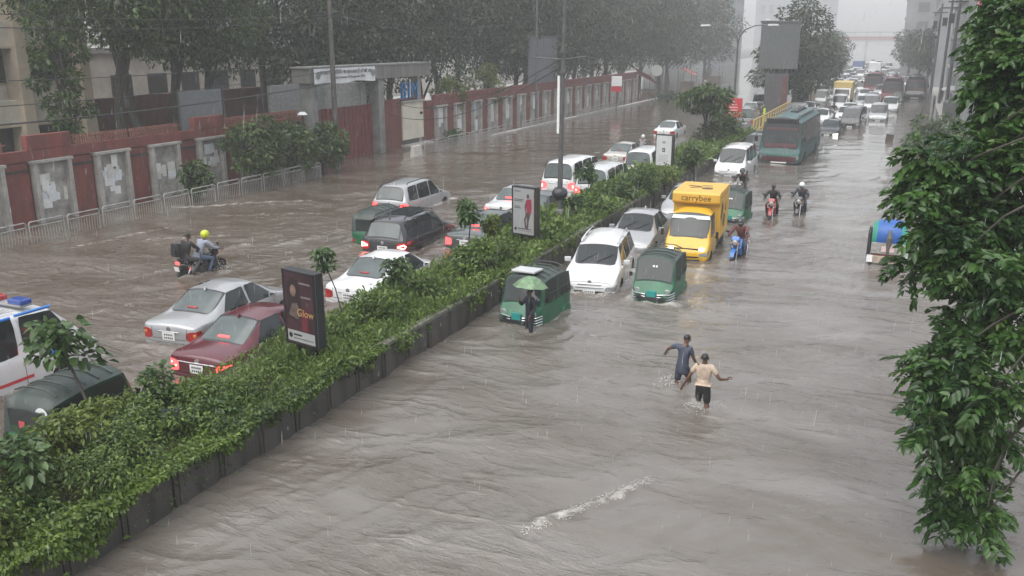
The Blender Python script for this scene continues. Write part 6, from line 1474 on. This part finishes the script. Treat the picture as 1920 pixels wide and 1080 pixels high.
def shrub(label, x, y, z, r, h, n, leaf, mat, group='shrubs on the median', aspect=.55, fold=True, clumps=9):
    t = thing('shrub', label, 'shrub', (x, y, z), 0, group); C, Rr = [], []; mb = MB()
    for k in range(clumps):
        a = random.uniform(0,6.28); q = random.uniform(.1,.75)*r; zz = random.uniform(.25,.85)*h; C.append((q*math.cos(a),q*math.sin(a),zz)); s = random.uniform(.3,.5)*r; Rr.append((s,s,s*.8))
        mb.tube([(0,0,-.1),(q*.4*math.cos(a),q*.4*math.sin(a),zz*.5),C[-1]], [.02,.013,.006], 5)
    mb.build('stem', bark, t); P, d = blob_points(C, Rr, n); d[:,2] *= .6
    o = link('foliage', leaf_mesh('foliage', P, d+RNG.normal(0,.4,(n,3)), RNG.uniform(.7,1.3,n)*leaf, aspect, .3, fold), mat, t); o['kind'] = 'stuff'; return t
def sapling(label, base, tip, r, n, leaf, mat, group='saplings on the median', aspect=.52, droop=.30, stems=None, stem_r=.022):
    """thin stem topped by a tuft of drooping leaves"""
    b, tp = Vector(base), Vector(tip); t = thing('sapling', label, 'sapling', b, 0, group); v = tp-b; mb = MB()
    mid = v*.5+Vector((random.uniform(-.06,.06),random.uniform(-.06,.06),0)); mb.tube([(0,0,-.2),mid,v], [stem_r,stem_r*.75,stem_r*.5], 6)
    C, Rr = [], []
    for k in range(7):
        d = rdir(1, .25)[0]*r*random.uniform(.3,.75); c = v+Vector(d); C.append(tuple(c)); q = r*random.uniform(.28,.42); Rr.append((q,q,q*.75)); mb.tube([v*.93, v.lerp(c,.6)+Vector((0,0,.03)), c], [stem_r*.5,stem_r*.35,stem_r*.15], 4)
    mb.build('stem', bark, t, smooth=True); P, d = blob_points(C, Rr, n, .2); d[:,2] = d[:,2]*.6-.05; d += RNG.normal(0,.45,(n,3))
    o = link('foliage', leaf_mesh('foliage', P, d, RNG.uniform(.7,1.25,n)*leaf, aspect, droop, True), mat, t); o['kind'] = 'stuff'; return t
def onY(px, py, Y):
    a = at(px, py, 0) if py > 100 else None
    x, y = (px-960)/CAM_F, (540-py)/CAM_F; fy, fz = _cp+y*_sp, -_sp+y*_cp; wx, wy = x*_c-fy*_s, x*_s+fy*_c; t = Y/wy
    return Vector((wx*t, Y, CAM_H+fz*t))
sapling('tall thin sapling with a tuft of leaves behind the first lightbox', at(648,600,.6), onY(603,482,16.2), .36, 260, .15, L_SAP, stem_r=.02)
sapling('small bright sapling in front of the white sedan', at(742,565,.6), onY(742,502,17.9), .40, 300, .14, L_SAP)
sapling('dense round-headed sapling before the charcoal SUV', at(878,505,.6), onY(883,400,21.8), .46, 520, .16, L_SAP, stem_r=.03); 
sapling('leaning leafy sapling beside the dense round-headed one', at(905,490,.6), onY(922,420,22.6), .38, 300, .16, L_YEL)
sapling('sapling with drooping leaves before the people carrier', at(1102,375,.6), onY(1103,326,34.3), .55, 420, .19, L_SAP)
sapling('thin sapling with spiky leaves right of the slim pole', at(1070,420,.6), onY(1078,384,30.0), .45, 260, .18, L_SAP)
bt = tree('small_tree', 'small umbrella-shaped tree at the far end of the planted median', (-11.3, 55.5, .5), 3.7, 1.9, 2.1, 2600, .26, L_MID, bark, None, 12, .16, (-.1,0), fold=True, flat=.45)
shrub('leafy bush at the foot of the umbrella-shaped tree', -11.0, 56.5, .55, 1.2, 1.7, 1300, .17, L_MID); shrub('wide bush on the median beyond the umbrella-shaped tree', -10.9, 59.8, .55, 1.3, 1.8, 1300, .18, L_MID)
for i, (px, py, r, h, n, lf, m_, lb) in enumerate([
    (880,520,.85,1.05,1100,.13,L_COVER,'broad weedy bush under the dense round-headed sapling'),(945,490,.6,.7,500,.12,L_COVER,'low bush left of the second lightbox'),(700,610,.6,.8,700,.11,L_COVER,'weedy bush under the small bright sapling'),(790,560,.6,.7,600,.11,L_COVER,'low bush right of the small bright sapling'),
    (620,640,.55,.6,480,.10,L_COVER,'low bush at the foot of the first lightbox'),(1205,365,.9,1.2,900,.15,L_MID,'bush below the third lightbox'),(1165,380,.8,1.0,700,.15,L_MID,'bush left of the third lightbox'),(1300,322,1.0,1.3,900,.18,L_MID,'bush right of the third lightbox'),(1245,350,.8,.9,600,.16,L_YEL,'yellow-green bush under the third lightbox'),
    (400,790,.45,.5,300,.14,L_SAP,'bush with round pale leaves left of the median drain'),(520,700,.35,.35,200,.09,L_COVER,'low bush behind the maroon sedan'),(1120,405,.7,.8,500,.15,L_COVER,'low weeds right of the slim pole'),(1030,460,.6,.6,420,.13,L_COVER,'low weeds below the slim pole')]):
    q = at(px, py, .6); shrub(lb, q.x, q.y, .55, r, h, n, lf, m_)
# thick growth at the near end
for i, (x, y, r, h, n, lf, m_, lb) in enumerate([(-10.95,9.9,.7,.9,1400,.075,L_COVER,'dark leafy bush right of the bottom-left auto rickshaw'),(-10.3,9.0,.8,.75,1700,.07,L_COVER,'thick small-leaved bush spilling to the wall edge'),(-11.1,8.0,.9,.85,1700,.08,L_YEL,'yellow-green bush in the bottom left corner'),(-10.3,7.0,.8,.8,1700,.07,L_COVER,'dark bush at the very bottom left'),(-11.75,9.6,.6,.8,900,.09,L_YEL,'bright fern-like bush in front of the auto rickshaw'),(-11.7,7.2,.8,1.0,1300,.09,L_COVER,'bush at the left picture edge'),(-10.4,11.7,.5,.5,700,.07,L_COVER,'low bush beside the grey drain cover'),(-10.6,6.0,1.0,1.2,2200,.075,L_COVER,'tall dark mass of leaves in the bottom corner'),(-11.3,8.6,.7,1.0,1300,.10,L_YEL,'tall pale-leaved bush before the auto rickshaw'),(-10.0,8.1,.6,.8,1500,.06,L_COVER,'dense bush leaning over the wall edge'),(-11.0,10.9,.5,.6,800,.08,L_COVER,'rounded bush right of the auto rickshaw'),(-10.3,10.2,.6,.7,1100,.075,L_COVER,'rounded bush hugging the wall edge'),(-10.7,7.3,.45,1.25,420,.15,L_SAP,'broad-leaved plant rising from the bottom corner'),(-10.05,6.4,.4,.95,380,.12,L_YEL,'pale broad-leaved plant by the wall in the bottom corner'),(-11.5,10.6,.4,1.0,420,.12,L_SAP,'upright leafy plant between the rickshaw and the maroon car')]):
    shrub(lb, x, y, .5, r, h, n, lf, m_)
t = sapling('young tree with big round leaves in front of the ambulance', (-11.5,9.5,.5), onY(115,650,9.8), .85, 330, .17, L_SAP, aspect=.78, droop=.35, stem_r=.035)
dc = thing('grey_rag', 'grey plastic sheet caught on the median edge', 'plastic sheet', (*at(335,800,.7)[:2], .72), R(30)); vs = [(.14*(i-2)*(1-.08*j), .03*math.sin(i*2+j), .16*(2-j)+.02*math.cos(3*i)) for j in range(5) for i in range(5)]
MB().add(vs, [(j*5+i,j*5+i+1,(j+1)*5+i+1,(j+1)*5+i) for j in range(4) for i in range(4)]).build('sheet', M('grey_plastic',(.10,.105,.12),.35,var=.2), dc, smooth=True)
# far kerb shrubs and the compound trees
sh_ = shrub('upright leafy shrub against the poster wall', -28.8, 30.2, 0, .75, 2.1, 1300, .20, L_MID, 'shrubs by the far railing', clumps=12)
for i, (x, y, h, s, m_, lb) in enumerate([(-28.6,34.2,3.5,1.7,L_MID,'round shrub-like tree behind the railing, first of three'),(-28.8,37.0,3.2,1.6,L_MID,'round shrub-like tree behind the railing, middle of three'),(-28.6,39.6,2.9,1.5,L_MID,'round shrub-like tree nearest the gate, last of three')]):
    tree('street_tree', lb, (x, y, -.3), h, s, .9, 2300, .24, m_, bark, 'street trees by the far railing', 12, .09, fold=True)
tree('street_tree', 'slim leafy tree before the beige building', (-34.0, 28.2, -.3), 10.5, 1.25, 2.4, 4200, .20, L_MID, bark, None, 22, .16, fold=True)
tree('street_tree', 'leafy tree at the picture edge by the beige building', (-34.5, 23.4, -.3), 4.6, 1.3, 1.5, 1800, .26, L_DARK, bark, None, 10, .12)
for i, (x, y, h, s, c0, lb) in enumerate([(-36.2,33.2,14,4.4,6.6,'dark tree with forked trunk right of the beige building'),(-36.0,36.3,14,4.6,6.4,'dark tree with curved trunk behind the red wall'),(-39,42.5,13,4.5,5.6,'tree left of the gate, behind the signboard back'),(-41.5,39.5,16,4.5,8.5,'tall tree standing farther back in the compound')]):
    tree('compound_tree', lb, (x, y, -.3), h, s, c0, 14000, .25, L_MID, bark, 'compound trees', 22, .30, (random.uniform(-.8,.8),random.uniform(-1,1)))
WHERE = ['behind the gate','above the gate beam','behind the guard cabin','left of the grey billboard','right behind the grey billboard','over the far red wall','past the far railing sign','behind the tilted red stall','beyond the flat red stall','near the blue stall','before the sign building','at the end of the tree belt']
k = 0
for row, (x0, hh) in enumerate(((-36,14),(-43,17))):
    for j in range(12):
        y = 49+j*8.1+row*3.4+random.uniform(-1,1); lb = ('tall dark tree ' if row == 0 else 'taller dim tree farther back ')+WHERE[j]
        tree('belt_tree', lb, (x0+random.uniform(-1.2,1.2), y, -.3), hh+random.uniform(-1.5,2.5), 5.2, 3.6 if row == 0 else 5, 11000 if j < 7 else 5500, .31 if j < 7 else .38, L_DARK, bark, 'dark trees behind the far wall', 22, .28, (random.uniform(-1,1),random.uniform(-1,1)))
for i, (x, y, h) in enumerate([(-38,152,17),(-44,168,19),(-37,178,16),(-50,195,21),(-42,206,18),(-58,222,22)]): tree('belt_tree', ('first','second','third','fourth','fifth','sixth')[i]+' misty tree beyond the blue stall, counting up the left side', (x, y, -.3), h, 6.5, 3, 3800, .6, L_DARK, bark, 'dark trees behind the far wall', 18, .3)
for i, (x, y, h, s) in enumerate([(-31.6,60,4.6,1.5),(-31.9,66.5,5.4,1.6)]): tree('street_tree', ('pale green sapling tree on the wall right of the guard cabin','second pale green sapling tree along the far red wall')[i], (x, y, -.3), h, s, 2.2, 1400, .26, L_YEL, bark, None, 9, .07)
shrub('low shrub at the foot of the tilted red stall', *at(1245,190)[:2], -.2, 2.2, 1.0, 900, .3, L_DARK, 'shrubs by the far railing'); shrub('low shrub right of the guard cabin', -29.8, 57, -.2, .8, 1.1, 700, .16, L_MID, 'shrubs by the far railing')
# median trees beyond the gap, and faint trees far off
for i, (x, y, h, s, lb) in enumerate([(-11,100,11.5,3.6,'tall median tree right of the big billboard'),(-11.9,96,8.5,3.2,'median tree behind the big billboard'),(-11.2,113,7.0,3.4,'lower median tree beyond the big billboard'),(-11.6,133,7.5,3.6,'hazy median tree, second beyond the billboard'),(-13,155,8,4,'hazy median tree, third beyond the billboard'),(-14,180,8.5,4.2,'faint median tree near the far footbridge')]):
    tree('median_tree', lb, (x, y, -.2), h, s, 1.6, 4200, .40, L_DARK, bark, 'trees on the far median', 20, .2)
for i, (x, y) in enumerate([(2.6,163),(1.5,187),(-.5,205)]): tree('pavement_tree', ('hazy tree beyond the right poles','fainter tree at the right end of the road','faintest tree below the tower')[i], (x, y, -.2), 9, 4, 2, 2500, .5, L_DARK, bark, 'trees on the right pavement', 14, .2)
shrub('round green bush at the right edge of the flood', 1.9, 65, -.3, 2.0, 2.5, 2600, .26, L_MID, 'bushes on the right'); shrub('second bush under the big right-hand tree', 3.6, 56, -.3, 2.0, 2.4, 1800, .26, L_MID, 'bushes on the right')

# ------------------------------------------------------------------ the big tree on the right: pinnate leaves on drooping boughs
def at_depth(px, py, d):
    x, y = (px-960)/CAM_F, (540-py)/CAM_F; fy, fz = _cp+y*_sp, -_sp+y*_cp
    return Vector((x*_c-fy*_s, x*_s+fy*_c, fz))*d+Vector((0,0,CAM_H))
def pinnate(P, D, L, pairs=7):
    """compound leaves: rows of paired leaflets along an arching stalk"""
    n = len(P); D = D/np.linalg.norm(D, axis=1, keepdims=True); up = np.tile(np.array([[0,0,1.]]),(n,1))+RNG.normal(0,.3,(n,3))
    S = np.cross(D, up); S /= np.linalg.norm(S, axis=1, keepdims=True); N = np.cross(S, D); pts, dirs, sz = [], [], []
    for i in range(pairs):
        f = .22+.78*i/(pairs-1); c = P+D*(L*f)[:,None]-np.array([[0,0,1.]])*(L*.34*f*f)[:,None]
        for s in (-1,1):
            pts.append(c); dirs.append(D*.55+S*s*.85+N*RNG.normal(.05,.12,(n,1))-np.array([[0,0,.18]])); sz.append(L*.44*(1-.35*abs(f-.6))*RNG.uniform(.85,1.15,n))
    tipc = P+D*L[:,None]-np.array([[0,0,1.]])*(L*.34)[:,None]; pts.append(tipc); dirs.append(D-np.array([[0,0,.5]])); sz.append(L*.33)
    return np.concatenate(pts), np.concatenate(dirs), np.concatenate(sz)
RTB = at_depth(2130, 760, 12.0); base = Vector((RTB.x, RTB.y, ROAD_Z))
rt = thing('rain_tree', 'big glossy tree with feathery leaves hanging in from the right edge', 'tree', base)
CL = [(1895,35,42),(1878,100,40),(1910,120,44),(1866,155,34),(1900,205,42),(1885,255,36),(1812,292,38),(1760,332,34),(1785,335,45),(1842,330,62),(1905,305,55),(1755,372,26),(1716,374,22),(1712,512,20),(1728,306,20),(1724,700,20),(1770,438,36),(1772,498,22),(1812,428,50),(1862,430,62),(1912,420,45),(1795,498,32),(1818,515,48),(1882,540,55),
      (1832,605,42),(1893,640,52),(1800,668,38),(1762,700,34),(1756,760,34),(1802,758,52),(1862,748,50),(1742,815,22),(1788,826,42),(1850,828,42),(1800,895,30),(1836,900,28),(1775,955,26),(1815,955,32),(1852,962,24),(1836,998,20)]
tb = MB(); top = Vector((-.35,-.1,9.5))
tb.tube([Vector((0,0,0)), Vector((-.06,0,2.2)), Vector((-.16,-.1,4.4)), Vector((-.25,-.1,6.8)), top], [.30,.25,.21,.16,.06], 10)
C, Rr = [], []
for i, (px, py, rp) in enumerate(CL):
    d = 13.2-1.3*py/1000+random.uniform(-.5,.5); c = at_depth(px, py-16, d)-base; r = .82*rp*d/CAM_F; C.append(tuple(c)); Rr.append((r,r,r*.85))
    if i % 3 == 0:
        s0 = Vector((-.2,-.08, min(9.0, max(2.6, c.z+1.2)))); k1 = s0.lerp(c,.35)+Vector((random.uniform(-.1,.1),random.uniform(-.1,.1),.45)); k2 = s0.lerp(c,.75)+Vector((random.uniform(-.1,.1),random.uniform(-.1,.1),.32))
        tb.tube([s0, s0.lerp(k1,.5)+Vector((0,0,.1)), k1, k2, c], [.05,.04,.028,.016,.006], 5)
tb.tube([Vector((-.2,-.05,3.6)), at_depth(1905,800,11.9)-base, at_depth(1866,880,11.8)-base, at_depth(1852,950,11.8)-base], [.06,.035,.022,.008], 6)
tb.build('trunk', bark, rt, smooth=True)
n = 3000; P, d = blob_points(C, Rr, n, .3); d = d*np.array([[1,1,.5]])+RNG.normal(0,.45,(n,3))+np.array([[-.2,-.1,-.05]])
P2, D2, S2 = pinnate(P, d, RNG.uniform(.12,.42,n), 6)
o = link('crown', leaf_mesh('crown', P2, D2, S2, .50, .22, True), L_RIGHT, rt); o['kind'] = 'stuff'
k_ = RNG.choice(len(P), 1500); q_ = d[k_]/np.linalg.norm(d[k_],axis=1,keepdims=True); e_ = P[k_]+q_*.30-np.array([[0,0,.08]]); s_ = np.cross(q_, np.array([[0,0,1.]]))*.004
V = np.stack([P[k_]-q_*.18-s_, P[k_]-q_*.18+s_, e_+s_*.4, e_-s_*.4],1).reshape(-1,3); o = link('twigs', np_mesh('twigs', V, np.arange(len(V)).reshape(-1,4)), M('green_twig',(.07,.075,.03),.6), rt); o['kind'] = 'stuff'
n = 210; P, d = blob_points(C, Rr, n, .75); d = d*np.array([[1,1,.5]])+np.array([[-.3,-.3,.1]])
P2, D2, S2 = pinnate(P, d, RNG.uniform(.18,.34,n), 6); o = link('young_leaves', leaf_mesh('young_leaves', P2, D2, S2, .50, .2, True), leafmat('young_leaflets', (.035,.075,.018), (.085,.150,.032), .3, .3), rt); o['kind'] = 'stuff'

# ------------------------------------------------------------------ splashes: blobs of thrown water
SPL = M('white_water', (.44,.425,.40), .3, var=.1)
def splash(label, c, r, n, h):
    mb = MB()
    for i in range(n):
        a = random.uniform(0,6.28); q = random.random()**.6*r; s = random.uniform(.004,.013)*(1.3-q/r*.6); mb.ell((q*math.cos(a),q*math.sin(a),random.random()**2*h*(1.1-q/r)), (s*1.3,s,s*.8), 5, 4)
    o = mb.build('splash', SPL, None, smooth=True); o.location = c; tag(o, label, 'splash', kind='stuff')
splash('spray thrown up behind the navy-shirted boy', (b1p.x-.22, b1p.y-.1, 0), .38, 260, .30); splash('spray round the legs of the boy in black shorts', (b2p.x-.1, b2p.y-.1, 0), .30, 180, .14)
splash('spray ahead of the two-up motorcycle', (mx_+.35, my_+.55, 0), .5, 260, .35); splash('spray at the front wheel of the silver-white SUV', (-18.1, 31.4, 0), .6, 240, .45); splash('spray at the rear wheel of the silver-white SUV', (-18.1, 28.7, 0), .5, 200, .35)
q0, q1 = at(985,1003), at(1220,905)
mb = MB()
for i in range(900):
    f = random.random(); p = q0.lerp(q1, f); s = random.uniform(.003,.009)*(1.1-.4*f); mb.ell((p.x+random.gauss(0,.05), p.y+random.gauss(0,.05), .05+abs(random.gauss(0,.022))), (s*1.5,s*1.2,s*.7), 5, 3)
tag(mb.build('splash', SPL, None, smooth=True), 'broken white crest of the standing wave in the foreground', 'wave crest', kind='stuff')
build_water()

# ------------------------------------------------------------------ falling rain: drawn-out drops spread through the air
n = 15000; P = np.stack([RNG.uniform(-34,7,n), 3.5+52*RNG.random(n)**.8, RNG.uniform(.05,10.5,n)], 1)
L_ = RNG.uniform(.06,.20,n); rr = RNG.uniform(.0012,.0024,n); ax = np.stack([RNG.normal(.05,.02,n), RNG.normal(0,.02,n), np.ones(n)],1)*L_[:,None]
vs = [P, P+ax]
for k in range(3): a_ = 2*math.pi*k/3; vs.append(P+ax*.35+np.stack([rr*math.cos(a_), rr*math.sin(a_), 0*rr],1))
V = np.stack(vs,1).reshape(-1,3); o_ = np.arange(n)[:,None]*5
F = np.concatenate([o_+np.array([[q]]) for q in ()]+[o_+np.array([t_]) for t_ in ((0,3,2),(0,4,3),(0,2,4),(1,2,3),(1,3,4),(1,4,2))],0)
rm_ = M('rain_water', (.70,.72,.74), .15, var=.02); rm_.node_tree.nodes['Principled BSDF'].inputs['Alpha'].default_value = .5
tag(link('rain', np_mesh('rain', V, F), rm_), 'fine raindrops falling through the whole scene', 'rain', kind='stuff')

# ------------------------------------------------------------------ rain haze: one even volume round the whole scene
hz = MB().b2(-190, 120, -40, 900, -1.6, 113).build('haze', None); tag(hz, kind='stuff')
hm = bpy.data.materials.new('rain_haze'); hm.use_nodes = True; hn = hm.node_tree
for nd in list(hn.nodes):
    if nd.type != 'OUTPUT_MATERIAL': hn.nodes.remove(nd)
pv_ = hn.nodes.new('ShaderNodeVolumePrincipled'); pv_.inputs['Density'].default_value = HAZE = .0015; pv_.inputs['Color'].default_value = (.95,.98,1,1); pv_.inputs['Anisotropy'].default_value = .2
hn.links.new(pv_.outputs[0], hn.nodes['Material Output'].inputs['Volume']); hz.data.materials.append(hm)
bpy.data.scenes.remove(WB)
